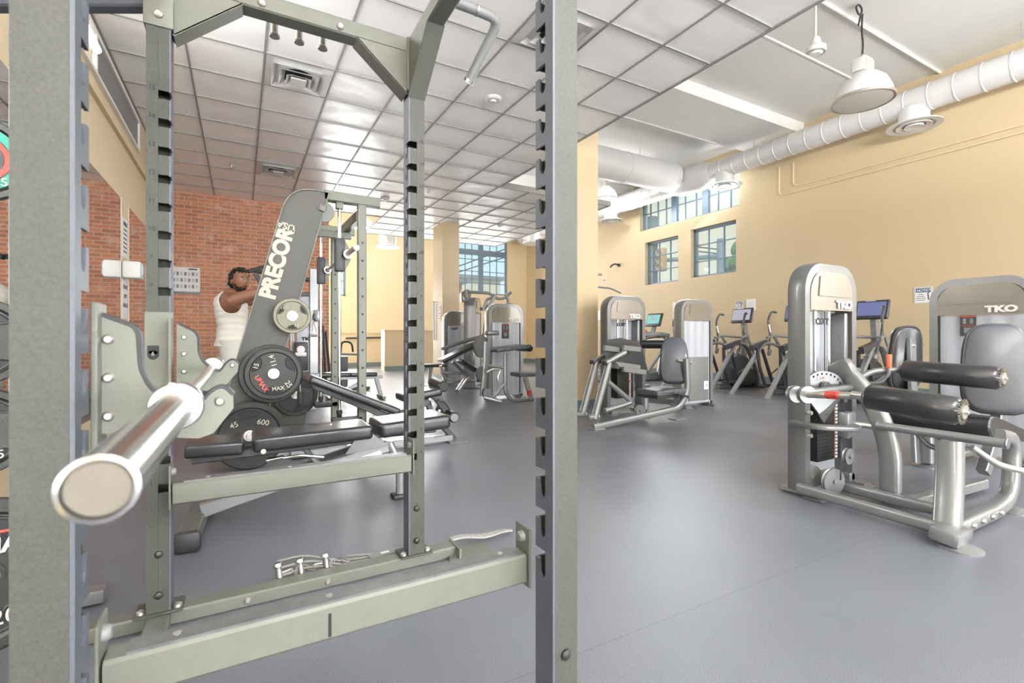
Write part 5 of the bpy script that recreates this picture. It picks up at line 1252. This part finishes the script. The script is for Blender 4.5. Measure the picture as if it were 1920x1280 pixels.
# ================================================================== CARDIO ROW
def elliptical():
    t = thing('elliptical', '', 'elliptical', (0, 0, 0), 'elliptical trainers along the right wall')
    # rear silver A legs
    for s in (-1, 1):
        MB().beam([(-.97, s*.34, .0), (-.55, s*.31, .48), (-.28, s*.29, .80)], .05, .075, .05, (0, 1, 0)).build('rear_leg', M['silver'], t)
        MB().box((-.97, s*.34, .008), (.12, .08, .016), None, .005).build('foot_pad', M['mplastic'], t)
        MB().oval([(-.38, s*.29, .70), (-.2, s*.28, .90), (.18, s*.22, .84), (.55, s*.16, .30), (.62, s*.14, .05)], .05, .09, .22, (0, 1, 0)).build('side_arch', M['silver'], t)
        MB().beam([(-.52, s*.29, .80), (-.12, s*.29, .90)], .07, .10, .0, (0, 0, 1)).build('arch_cover', M['plastic'], t)
        MB().beam([(-.30, s*.24, .78), (-.05, s*.22, .18)], .03, .06, 0, (0, 1, 0)).build('pedal_arm', M['plastic'], t)
        MB().beam([(-.46, s*.22, .80), (-.42, s*.2, .45), (-.30, s*.18, .15)], .035, .055, .1, (0, 1, 0)).build('link_arm', M['plastic'], t)
        MB().pad((-.22, s*.18, .14), (.36, .15, .045), None, .02).build('pedal', M['black'], t)
        MB().tube([(-.12, s*.24, .30), (.15, s*.26, .42)], .012, 0, 8).build('tie_rod', M['dsilver'], t)
        hb = MB().tube([(-.10, s*.26, .72), (.0, s*.30, 1.05), (-.04, s*.32, 1.30), (.04, s*.30, 1.46), (.12, s*.26, 1.44)], .020, .10, 10).build('moving_handle', M['plastic'], t)
        MB().cyl((.0, s*.30, 1.08), (-.025, s*.31, 1.22), .023, 12).build('handle_collar', M['steel'], hb)
        MB().lathe([(0, -.06), (.03, -.05), (.035, 0), (.03, .05), (0, .06)], (-.09, s*.25, .72), (.3, 0, 1), 12).build('pivot_cap', M['mplastic'], t)
    MB().lathe([(0, -.10), (.26, -.10), (.30, -.06), (.30, .06), (.26, .10), (0, .10)], (.22, 0, .36), (0, 1, 0), 30).build('drive_cover', M['plastic'], t)
    MB().pad((.25, 0, .20), (.66, .30, .34), None, .08).build('base_cover', M['black'], t)
    MB().beam([(-.35, 0, .05), (.65, 0, .05)], .10, .08).beam([(.62, -.3, .04), (.62, .3, .04)], .08, .07).build('base_frame', M['dsilver'], t)
    MB().beam([(.35, 0, .40), (.42, 0, .95), (.38, 0, 1.28)], .08, .09, .1, (0, 1, 0)).build('mast', M['mplastic'], t)
    MB().oval([(-.08, -.30, .98), (.10, -.30, 1.02), (.35, -.12, .99), (.35, .12, .99), (.10, .30, 1.02), (-.08, .30, .98)], .06, .045, .1).build('fixed_rail', M['mplastic'], t)
    MB().beam([(.1, -.29, 1.0), (.38, -.26, .62)], .03, .05).beam([(.1, .29, 1.0), (.38, .26, .62)], .03, .05).build('rail_brace', M['silver'], t)
    c = MB().box((.33, 0, 1.42), (.05, .47, .31), rotm(0, .22), .03, 3).build('console', M['plastic'], t)
    MB().box((.302, 0, 1.435), (.006, .40, .215), rotm(0, .22)).build('screen', M['screengrey'], c, smooth=False)
    MB().box((.312, 0, 1.30), (.006, .30, .018), rotm(0, .22)).build('button_row', M['mplastic'], c, smooth=False)
    MB().box((.285, 0, 1.558), (.006, .14, .008), rotm(0, .22)).build('console_mark', M['letter'], c, smooth=False)
    return t
el = elliptical()
spots = [(8.30, 3.88, 'elliptical whose blue lit screen shows just right of the near open tower', 'screenblue'),
         (8.36, 5.08, 'elliptical mostly hidden behind the left frame of the near open weight tower', 'screenblue'),
         (8.36, 6.18, 'elliptical with a pale grey screen standing between the two weight towers', 'screengrey'),
         (8.36, 7.30, 'elliptical mostly hidden behind the blank frosted tower', 'screengrey')]
for i, (x, y, lab, scr) in enumerate(spots):
    o = el if i == 0 else copy_tree(el)
    at(o, x, y, -.05); o['label'] = lab; spots[i] = (o, scr)
for o, scr in spots:
    for ch in o.children:
        if ch.name.startswith('console'):
            for s in ch.children:
                if s.name.startswith('screen'): s.data = s.data.copy(); s.data.materials[0] = M[scr]
# red accent on the nearest console
def treadmill():
    t = thing('treadmill', 'treadmill with a teal screen seen over the leg press foot plate', 'treadmill', (0, 0, 0))
    MB().pad((-.5, 0, .10), (1.7, .80, .19), None, .04).build('deck', M['mplastic'], t)
    MB().pad((-.5, 0, .192), (1.6, .52, .012), None, .004).build('belt', M['black'], t)
    for s in (-1, 1):
        MB().oval([(.12, s*.37, .12), (.36, s*.37, 1.0)], .06, .09, 0, (0, 1, 0)).build('upright', M['silver'], t)
        MB().tube([(.30, s*.36, 1.02), (-.12, s*.36, .98), (-.35, s*.36, .92)], .026, .08, 10).build('handrail', M['plastic'], t)
    MB().pad((.30, 0, 1.04), (.34, .84, .12), rotm(0, .1), .05).build('dashboard', M['mplastic'], t)
    MB().beam([(.30, 0, 1.08), (.38, 0, 1.3)], .12, .05).build('console_neck', M['mplastic'], t)
    c = MB().box((.36, 0, 1.40), (.05, .50, .33), rotm(0, .3), .03, 3).build('console', M['plastic'], t)
    MB().box((.330, 0, 1.415), (.006, .41, .22), rotm(0, .3)).build('screen', M['screenteal'], c, smooth=False)
    MB().box((.324, 0, 1.43), (.004, .14, .10), rotm(0, .3)).build('screen_window', M['screengrey'], c, smooth=False)
    MB().cyl((.1, 0, 1.10), (.1, .0, 1.16), .03, 12).build('stop_button', M['red'], t)
    return t
at(treadmill(), 8.25, 8.45, -.05)
# ================================================================== SIGNS AND WALL THINGS
def board(name, P0, xd, w_, h, lab, cat, m='paper', th=.006):
    xd = V(xd).normalized(); n = xd.cross(V((0, 0, 1))).normalized()
    t = thing(name, lab, cat, P0)
    c = V(P0)+xd*w_/2+V((0, 0, h/2))+n*th/2
    R = Matrix((xd, n, V((0, 0, 1)))).transposed()
    b = MB().box(c, (w_, th, h), R).build('sheet', M[m], t, smooth=False)
    def put(nm, x, z, w2, h2, mm, off=.001): return MB().box(V(P0)+xd*x+V((0, 0, z))+n*(th+off), (w2, .002, h2), R).build(nm, M[mm], b, smooth=False)
    return t, b, put, n
def notice(px, py, w_, h, lab, xw=XR-.001):
    p = oX(px, py, xw)
    t, b, put, n = board('notice_sign', p, (0, -1, 0), w_, h, lab, 'sign')
    put('blue_header', w_*.5, h*.80, w_*.80, h*.26, 'blueink')
    text('lettering', 'NOTICE', M['letter'], b, p+V((-.009, -w_*.15, h*.72)), (0, -1, 0), (0, 0, 1), h*.16, .0005, .001, w_/h*.95)
    for i, L_ in enumerate((.3, .4, .55, .45)): put('text_line', w_*.36, h*(.55-.12*i), w_*L_, h*.028, 'ink')
    p1 = p+V((-.009, -w_*.80, h*.2)); MB().tube([p1, p1+V((0, .01, .10*h/.25)), p1+V((0, -.02, .14*h/.25))], .006, 0, 6).build('pictogram', M['ink'], b)
    put('border', w_*.5, h*.97, w_*.9, h*.012, 'blueink'); put('border', w_*.5, h*.03, w_*.9, h*.012, 'blueink'); put('border', w_*.05, h*.5, w_*.012, h*.94, 'blueink'); put('border', w_*.95, h*.5, w_*.012, h*.94, 'blueink')
notice(1714, 569, .255, .27, 'white NOTICE sign with blue header on the wall left of the wide hooded tower')
notice(1379, 582, .20, .22, 'small NOTICE sign above the pale grey elliptical screen')
for px, py, w_, h, lab in ((1400, 582, .22, .25, 'blank looking white paper right of the small NOTICE sign'), (1262, 597, .33, .42, 'white paper on the wall partly behind the blank frosted tower'), (1118, 600, .2, .3, 'white paper on the wall just right of the near cream column')):
    p = oX(px, py, XR-.001)
    t, b, put, n = board('wall_paper', p, (0, -1, 0), w_, h, lab, 'paper')
    for i in range(6): put('text_line', w_*.5, h*(.85-.12*i), w_*.6, h*.012, 'mplastic')
# exercise poster on the brick wall
p = oY(322, 543, 10.195); pr_ = oY(375, 549, 10.195)
x0 = p.x-.12; w_ = pr_.x-x0
t, b, put, n = board('exercise_poster', V((x0, 10.199, oY(375, 549, 10.195).z)), (1, 0, 0), w_, .44, 'white exercise chart with rows of small figures on the brick wall', 'poster')
hP = .44
for r_i in range(3):
    for c_i in range(9):
        X_ = w_*(.07+c_i*.105); Z_ = hP*(.24+r_i*.25)
        put('figure_cell', X_, Z_, w_*.065, hP*.14, 'mplastic' if (r_i+c_i) % 2 else 'shroud'); 
put('poster_strip', w_*.5, -.01, w_, .05, 'mplastic'); put('heading', w_*.8, hP*.93, w_*.24, hP*.05, 'ink')
text('lettering', 'TRAINING', M['ink'], b, V((x0+w_*.25, 10.199-.009, oY(375, 549, 10.195).z+hP*.91)), (1, 0, 0), (0, 0, 1), hP*.04, .0004) if False else None
# paper signs on the pillar between the mirrors
for (z0, h, lab, hd) in ((1.80, .40, 'upper white paper sign on the strip between the mirrors, above the white box', True), (1.18, .42, 'lower white paper sign on the strip between the mirrors, reading DO NOT DROP WEIGHTS', False)):
    P0 = V((XL+.001, 6.10, z0)); t, b, put, n = board('paper_sign', P0, (0, 1, 0), .22, h, lab, 'sign')
    if hd:
        put('dark_band', .11, h*.85, .18, h*.10, 'blueink')
        for i in range(6): put('text_line', .11, h*(.7-.11*i), .16, h*.03, 'ink')
    else:
        for i, s_ in enumerate(('DO NOT', 'DROP', 'WEIGHTS')): text('lettering', s_, M['ink'], b, P0+V((.008, .11, h*(.72-.22*i))), (0, 1, 0), (0, 0, 1), .042, .0004, 0, .9, 'CENTER')
t = thing('paper_towel_box', 'white translucent dispenser box mounted on the strip between the mirrors', 'dispenser', (XL+.08, 6.2, 1.60))
MB().box((XL+.08, 6.15, 1.67), (.15, .20, .17), None, .02).build('housing', M['white'], t); MB().box((XL+.161, 6.15, 1.67), (.01, .13, .11), None, .004).build('clear_window', M['shroud'], t)
# fire alarms
for px, py, lab in ((680, 540, 'small red fire alarm pull on the yellow wall right of the smith machine upright'), (1010, 533, 'red fire alarm box seen between the notches of the near right post')):
    right_ = px > 900; p = oX(px, py, XR-.05) if right_ else oY(px, py, YB-.001); t = thing('fire_alarm', lab, 'fire alarm', p)
    MB().box(p+V((0, -.04, 0)), (.16, .08, .24), None, .015).build('box', M['red'], t); MB().box(p+V((0, -.085, .06)), (.12, .02, .06), None, .006).build('strobe', M['letter'], t)
# handrail on the back wall
a, b_ = oY(683, 634, YB-.08), oY(720, 632, YB-.08)
t = thing('handrail', 'dark handrail on the yellow wall left of the low wall', 'handrail', a)
MB().tube([a+V((-.6, 0, 0)), b_+V((.35, 0, 0))], .03, 0, 10).build('rail', M['plastic'], t)
MB().cyl(a+V((0, 0, -.02)), a+V((0, .08, -.10)), .02, 8).build('bracket', M['plastic'], t); MB().cyl(b_+V((.2, 0, -.02)), b_+V((.2, .08, -.10)), .02, 8).build('bracket', M['plastic'], t)
# blue strap and paper on the far column
a = oX(813, 565, 3.89); b_ = oX(813, 643, 3.89); yv = 10.62
t = thing('exercise_band', 'blue stretch band hanging from a peg on the far cream column', 'exercise band', (3.86, yv, 1.0))
MB().beam([(3.87, yv, 1.78), (3.875, yv, .92)], .05, .012, 0, (1, 0, 0)).build('band', mat('blue rubber', (.05, .16, .32), .6), t)
MB().cyl((3.9, yv, 1.80), (3.82, yv, 1.80), .01, 8).build('peg', M['steel'], t)
t, b, put, n = board('paper_sign', V((3.899, 10.42, 1.35)), (0, -1, 0), .2, .36, 'white sheet with blue lines on the side of the far cream column', 'sign')
for i in range(5): put('text_line', .1, .30-.06*i, .15, .012, 'blueink')
# floor clutter along the right baseboard: outlet
t = thing('wall_outlet', 'small outlet with a plugged cable low on the yellow wall between the ellipticals', 'outlet', (XR-.01, 5.9, .38))
MB().box((XR-.008, 5.9, .42), (.012, .09, .13), None, .003).build('face_plate', M['letter'], t); MB().tube([(XR-.02, 5.9, .42), (XR-.08, 5.9, .36), (XR-.06, 5.95, .1)], .012, .05, 8).build('cable', M['cord'], t)
# ================================================================== OUTSIDE
struct(MB().bb((XR+.5, -10, -.3), (60, 60, -.2)).bb((-10, YB+.5, -.3), (XR+.5, 60, -.2)), 'ground', M['asphalt'], smooth=False)
def building(name, lo, hi, m, lab, win_=True):
    t = thing(name, lab, 'building', ((lo[0]+hi[0])/2, (lo[1]+hi[1])/2, 0), 'buildings outside the windows')
    MB().bb(lo, hi).build('walls', M[m], t, smooth=False)
    MB().bb((lo[0]-.3, lo[1]-.3, hi[2]), (hi[0]+.3, hi[1]+.3, hi[2]+.3)).build('roof', M['mplastic'], t, smooth=False)
    if win_:
        x = lo[0]+1
        while x < hi[0]-1.5:
            MB().bb((x, lo[1]-.05, 3), (x+1, lo[1]+.02, 4.6)).build('window', M['ink'], t, smooth=False); x += 2.6
building('building', (14.6, 36, 0), (19, 44, 5.7), 'outwall', 'pale building outside the back window, right of the thick bar between its panes')
building('building', (9, 36, 0), (12.6, 44, 5.2), 'outwall', 'low cream building outside the back window, left pane')
building('building', (13.0, 33, 0), (14.2, 34, 4.9), 'outbrick', 'narrow red brick building outside the back window', False)
building('building', (30, 20, 0), (38, 31, 14.5), 'outwall', 'cream building filling the high window of the right wall', False)
def street_tree(x, y, h, r, lab):
    t = thing('street_tree', lab, 'tree', (x, y, -.2))
    MB().tube([(x, y, -.2), (x, y, h*.6)], .18, 0, 10).build('trunk', M['outpole'], t)
    b = MB(); rnd = random.Random(int(x*7+y))
    for k in range(26):
        a = rnd.random()*6.28; q = rnd.random(); z = h*(.45+.55*rnd.random()); rr_ = r*(1-abs(z/h-.7))*q
        tt = bmesh.new(); bmesh.ops.create_icosphere(tt, subdivisions=2, radius=r*.34)
        for v in tt.verts: v.co *= 1+.25*rnd.random(); 
        tt.transform(Matrix.Translation((x+rr_*math.cos(a), y+rr_*math.sin(a), z))); b.add(tt)
    b.build('crown', M['leaf'], t)
p = oX(1380, 480, 20); street_tree(p.x, p.y-.6, 5.9, 1.0, 'green leafy tree outside the lower right window')
p = oX(1255, 515, 24); street_tree(p.x, p.y, 3.7, .9, 'low tree top outside the lower left window')
pp_ = oX(1352, 470, 17)
sp = thing('utility_pole', 'grey pole with a cross arm outside the lower right window', 'pole', (pp_.x, pp_.y, -.2))
MB().cyl((pp_.x, pp_.y, -.2), (pp_.x, pp_.y, oX(1352, 448, 17).z), .17, 14).build('pole', M['outpole'], sp)
a = oX(1316, 483, 17); b_ = oX(1240, 488, 17.2); MB().tube([oX(1352, 479, 17), a, b_], .10, 0, 10).build('mast_arm', M['outpole'], sp)
for z_ in (462, 470): MB().tube([oX(1300, z_, 17), oX(1352, z_+6, 17)], .03, 0, 6).build('wire', M['cord'], sp)
s_ = oX(1241, 487, 16.9)
tl_ = thing('traffic_light', 'yellow traffic light seen through the lower left window', 'traffic light', s_)
MB().box(s_, (.3, .36, 1.05), None, .03).build('housing', M['signal'], tl_)
for k in (-1, 0, 1): MB().lathe([(.12, 0), (.15, .0), (.14, .14), (.12, .14)], s_+V((-.14, 0, k*.33)), (-1, 0, .0), 16).build('visor', M['signal'], tl_)
pb = oX(1222, 500, 18); tag(MB().cyl((pb.x, pb.y, -.2), (pb.x, pb.y, 7), .3, 12).build('dark_pole', M['ink']), 'dark post at the left side of the lower left window', 'pole')
pl = oY(838, 505, 26); t = thing('power_pole', 'dark utility pole with two slanting power lines outside the back window', 'utility pole', (pl.x, 26, -.2))
MB().cyl((pl.x, 26, -.2), (pl.x, 26, 9), .15, 12).build('pole', M['outpole'], t)
for a, b_ in (((838, 507), (960, 462)), ((838, 517), (960, 478))): MB().tube([oY(a[0], a[1], 26), oY(b_[0], b_[1], 26)], .04, 0, 6).build('power_line', M['cord'], t)
# ================================================================== PERSON
man = thing('person', 'bearded person in white tank top and shorts, arms raised, standing behind the slanted panel', 'person', (-.10, 6.0, 0))
mp = V((-.10, 6.0, 0))
def skin_obj(name, chain, m, parent, sub=2, root=0):
    """chain: (verts[(co,rx,ry)], edges)"""
    me = bpy.data.meshes.new(name); vs, es = chain
    me.from_pydata([tuple(V(c)) for c, rx, ry in vs], es, [])
    o = bpy.data.objects.new(name, me); COL.objects.link(o)
    md = o.modifiers.new('s', 'SKIN'); md.use_smooth_shade = True
    for i, (c, rx, ry) in enumerate(vs):
        sv = me.skin_vertices[0].data[i]; sv.radius = (rx, ry); sv.use_root = (i == root)
    s = o.modifiers.new('sub', 'SUBSURF'); s.levels = sub; s.render_levels = sub
    bpy.context.view_layer.update()
    m2 = bpy.data.meshes.new_from_object(o.evaluated_get(bpy.context.evaluated_depsgraph_get()))
    bpy.data.objects.remove(o)
    b = MB(); b.bm.from_mesh(m2)
    return b
# the man faces +x, a little toward the camera; y- side is his right shoulder's side toward us
x, y = mp.x, mp.y
def R2(px, py, dy=0): return oY(px, py, y+dy)
pel = V((x+.0, y, .93)); che = V((x+.0, y, 1.26)); 
vs = [(V((x+.02, y, .95)), .135, .16), (V((x+.01, y, 1.10)), .125, .15), (V((x+.0, y, 1.26)), .135, .165), (V((x-.01, y, 1.38)), .13, .17), (V((x+.0, y, 1.45)), .07, .09), (V((x+.03, y-.01, 1.52)), .055, .055),
      # right arm (camera side) raised forward (+x)
      (V((x+.02, y-.21, 1.38)), .078, .078), (V((x+.28, y-.26, 1.47)), .060, .056), (V((x+.52, y-.20, 1.58)), .042, .042), (V((x+.58, y-.19, 1.61)), .030, .026),
      # left arm
      (V((x+.03, y+.20, 1.38)), .066, .066), (V((x+.28, y+.26, 1.42)), .055, .052), (V((x+.52, y+.20, 1.53)), .040, .040), (V((x+.58, y+.18, 1.58)), .030, .026),
      # legs
      (V((x+.02, y-.10, .86)), .10, .10), (V((x+.05, y-.12, .50)), .060, .062), (V((x+.0, y-.12, .30)), .058, .060), (V((x-.01, y-.12, .09)), .038, .038), (V((x+.14, y-.12, .04)), .035, .03),
      (V((x+.02, y+.10, .86)), .10, .10), (V((x+.10, y+.12, .50)), .060, .062), (V((x+.06, y+.12, .30)), .058, .060), (V((x+.05, y+.12, .09)), .038, .038), (V((x+.2, y+.12, .04)), .035, .03)]
es = [(0, 1), (1, 2), (2, 3), (3, 4), (4, 5), (3, 6), (6, 7), (7, 8), (8, 9), (3, 10), (10, 11), (11, 12), (12, 13), (0, 14), (14, 15), (15, 16), (16, 17), (17, 18), (0, 19), (19, 20), (20, 21), (21, 22), (22, 23)]
body = skin_obj('body', (vs, es), M['skin'], man)
# fingers curled round a bar, both hands
def hand(base, dirv, side):
    d = V(dirv).normalized(); acr = d.cross(V((0, 0, 1))).normalized()*side; up = V((0, 0, 1))
    hb = MB(); hb.pad(base+d*.045, (.085, .075, .032), Matrix((d, acr, d.cross(acr))).transposed(), .014); body.bm.from_mesh(tmpmesh(hb))
    for k, L_ in enumerate((.030, .034, .032, .026)):
        p = base+d*.085+acr*(-.028+.019*k)
        fb_ = MB().tube([p-d*.01, p+d*L_, p+d*(L_+.012)-up*.022, p+d*(L_-.008)-up*.042], .0088, .012, 8); body.bm.from_mesh(tmpmesh(fb_))
    p = base+d*.03-acr*.036
    fb_ = MB().tube([p, p-acr*.018+d*.02-up*.012, p+d*.045-acr*.01-up*.034], .0100, .012, 8); body.bm.from_mesh(tmpmesh(fb_))
def tmpmesh(mb):
    me = bpy.data.meshes.new('tmp'); mb.bm.to_mesh(me); mb.bm.free(); return me
hand(V((x+.57, y-.19, 1.605)), (.9, .1, .25), 1); hand(V((x+.57, y+.18, 1.575)), (.9, -.1, .25), -1)
# head: sculpted ellipsoid, face turned toward the camera and right
HC = V((x+.085, y-.03, 1.600))
fd = V((.50, -.86, -.02)).normalized(); sdv = V((-fd.y, fd.x, 0))
hd = bmesh.new(); bmesh.ops.create_uvsphere(hd, u_segments=40, v_segments=28, radius=1.0)
for v in hd.verts:
    a, b_, c = v.co.x, v.co.y, v.co.z      # a forward, b side, c up
    sx, sy, sz = .104, .082, .122
    if c < 0: sy *= 1-.30*(-c)**1.3; sx *= 1-.10*(-c)
    px_, py_, pz_ = a*sx, b_*sy, c*sz
    if a > .2:
        px_ += .024*math.exp(-((b_/.16)**2)-(((c+.12)/.15)**2))       # nose
        px_ += .010*math.exp(-((b_/.30)**2)-(((c+.46)/.09)**2))       # lips
        px_ += .012*math.exp(-((b_/.25)**2)-(((c+.86)/.20)**2))       # chin
        for s in (-1, 1): px_ -= .014*math.exp(-(((b_-s*.36)/.17)**2)-(((c-.10)/.11)**2))
        px_ += .006*math.exp(-((b_/.6)**2)-(((c-.27)/.08)**2))        # brow
    p = HC+fd*px_+sdv*py_+V((0, 0, pz_)); v.co = p
me = bpy.data.meshes.new('tmp'); hd.to_mesh(me); hd.free(); body.bm.from_mesh(me)
for s in (-1, 1):
    q = MB().lathe([(0, -.006), (.014, -.008), (.024, -.003), (.026, .004), (.014, .006), (0, .002)], HC+sdv*s*.084+V((0, 0, -.012))-fd*.012, sdv*s, 14); body.bm.from_mesh(tmpmesh(q))
bo = body.build('body', M['skin'], man, ang=180)
# eyes, brows, lips
for s in (-1, 1):
    ep = HC+fd*.085+sdv*s*.029+V((0, 0, .012))
    e_ = MB().lathe([(0, -.007), (.008, -.005), (.011, 0), (.008, .005), (0, .007)], ep, (0, 0, 1), 14).build('eye', M['letter'], bo)
    MB().lathe([(0, .0095), (.0062, .0108), (0, .0128)], ep, fd, 12).build('iris', M['ink'], bo)
    MB().tube([ep+fd*.014+sdv*(-.018)+V((0, 0, .020)), ep+fd*.019+V((0, 0, .026)), ep+fd*.012+sdv*.018+V((0, 0, .020))], .0035, .01, 6).build('eyebrow', M['hair'], bo)
lp_ = HC+fd*.109+V((0, 0, -.057))
MB().tube([lp_-sdv*.022-fd*.008, lp_, lp_+sdv*.022-fd*.008], .006, .01, 8).build('lips', mat('lip brown', (.20, .07, .05), .45), bo)
# hair: curls over top, back and beard along the jaw
rnd = random.Random(3); hb = MB()
for k in range(520):
    a = rnd.uniform(0, 2*PI); c = rnd.uniform(-.72, 1.0); r_ = math.sqrt(max(0, 1-c*c)); fwd = r_*math.cos(a); sd_ = r_*math.sin(a)
    if fwd > .12 and c < .66+.1*abs(sd_): continue
    if c < .05 and fwd > -.22: continue
    p = HC+fd*(fwd*.108-.004)+sdv*sd_*.088+V((0, 0, c*.128+.004))
    if c < -.2: p = p-fd*.012
    t_ = bmesh.new(); bmesh.ops.create_icosphere(t_, subdivisions=1, radius=rnd.uniform(.011, .019)); t_.transform(Matrix.Translation(p+V((rnd.uniform(-.01, .01), rnd.uniform(-.01, .01), rnd.uniform(-.006, .010))))); hb.add(t_)
hb.build('hair', M['hair'], man, ang=180)
bb_ = MB()
for k in range(420):
    a = rnd.uniform(-1.45, 1.45); c = rnd.uniform(-.99, -.30)
    r_ = math.sqrt(1-c*c); fwd = r_*math.cos(a); sd_ = r_*math.sin(a)
    if c > -.62 and abs(math.atan2(sd_, fwd)) < 1.02: continue
    if c > -.50 and abs(math.atan2(sd_, fwd)) < 1.2: continue
    sy = .082*(1-.30*(-c)**1.3); sx = .104*(1-.10*(-c))
    nose = .012*math.exp(-(((r_*math.sin(a))/.25)**2)-(((c+.86)/.20)**2))
    p = HC+fd*(fwd*sx+nose-.003)+sdv*sd_*sy*.97+V((0, 0, c*.121))
    t_ = bmesh.new(); bmesh.ops.create_icosphere(t_, subdivisions=1, radius=.0075); t_.transform(Matrix.Translation(p)); bb_.add(t_)
bb_.build('beard', M['hair'], man, ang=180)
# tank top: shell round the torso with arm holes
tk = MB(); rows = []
prof = [(.90, .165, .195, .0), (.96, .160, .190, .01), (1.03, .150, .178, .01), (1.10, .146, .170, .01), (1.18, .150, .176, .005), (1.26, .158, .188, 0), (1.33, .160, .180, -.005), (1.39, .152, .150, -.01), (1.44, .130, .120, -.005), (1.475, .095, .100, .0)]
n = 88
def tank_row(z):
    for q0, q1 in zip(prof, prof[1:]):
        if q0[0] <= z <= q1[0]+1e-6:
            k = (z-q0[0])/(q1[0]-q0[0]); k = k*k*(3-2*k); return [q0[i]+(q1[i]-q0[i])*k for i in (1, 2, 3)]
z = .90
while z < 1.475:
    rx, ry, ox = tank_row(z); ring = []
    for k in range(n):
        a = 2*PI*k/n; cx_, sy_ = math.cos(a), math.sin(a)
        wv_ = .003*math.sin(z*95+2*math.sin(a))+.002*math.sin(z*40+a*3)
        ring.append(tk.bm.verts.new((x+ox+.005+(rx+wv_)*math.copysign(abs(cx_)**.8, cx_), y+(ry+wv_)*math.copysign(abs(sy_)**.8, sy_), z)))
    rows.append((z, ring)); z += .011
for (z0, A), (z1, B) in zip(rows, rows[1:]):
    for k in range(n):
        a = 2*PI*(k+.5)/n
        da = abs(abs(a-PI)-PI/2)          # distance from the side (90 or 270 degrees)
        zm = (z0+z1)/2
        if (da/(.70+.5*max(0, zm-1.36)))**2+((zm-1.42)/.185)**2 < 1: continue
        df = min(a, 2*PI-a)
        if (df/.55)**2+((zm-1.475)/.11)**2 < 1: continue
        tk.bm.faces.new((A[k], A[(k+1) % n], B[(k+1) % n], B[k]))
bmesh.ops.delete(tk.bm, geom=[v for v in tk.bm.verts if not v.link_faces], context='VERTS')
def tank_pt(a, z):
    rx, ry, ox = tank_row(min(z, 1.47)); cx_, sy_ = math.cos(a), math.sin(a)
    return V((x+ox+.005+rx*math.copysign(abs(cx_)**.8, cx_), y+ry*math.copysign(abs(sy_)**.8, sy_), z))
trims = []
for sg in (1, 3):
    ln_ = []
    for k in range(-24, 25):
        tt_ = -PI/2+k*PI/2/24*1.18; zz_ = 1.42+.185*math.sin(tt_)
        if zz_ > 1.47: continue
        ln_.append(tank_pt(sg*PI/2+(.70+.5*max(0, zz_-1.36))*math.cos(tt_), zz_))
    trims.append(ln_)
bmesh.ops.solidify(tk.bm, geom=tk.bm.faces[:], thickness=.004)
for ln_ in trims: tk.tube(ln_, .0085, 0, 8)
tk.build('tank_top', M['tank'], man, ang=180)
sh_ = MB()
for s in (-1, 1):
    pr = [(.150, .0), (.135, .14), (.118, .30), (.118, .46), (.110, .46), (.112, .30), (.13, .14), (.145, .0)]
    sh_.lathe(pr, (x+.03, y+s*.085, .96), (.05, s*.06, -1), 26)
sh_.build('shorts', M['shorts'], man, ang=180)
for s in (-1, 1):
    MB().pad((x+.09+(.05 if s > 0 else 0), y+s*.12, .045), (.29, .105, .09), None, .035).build('shoe', M['letter'], man)
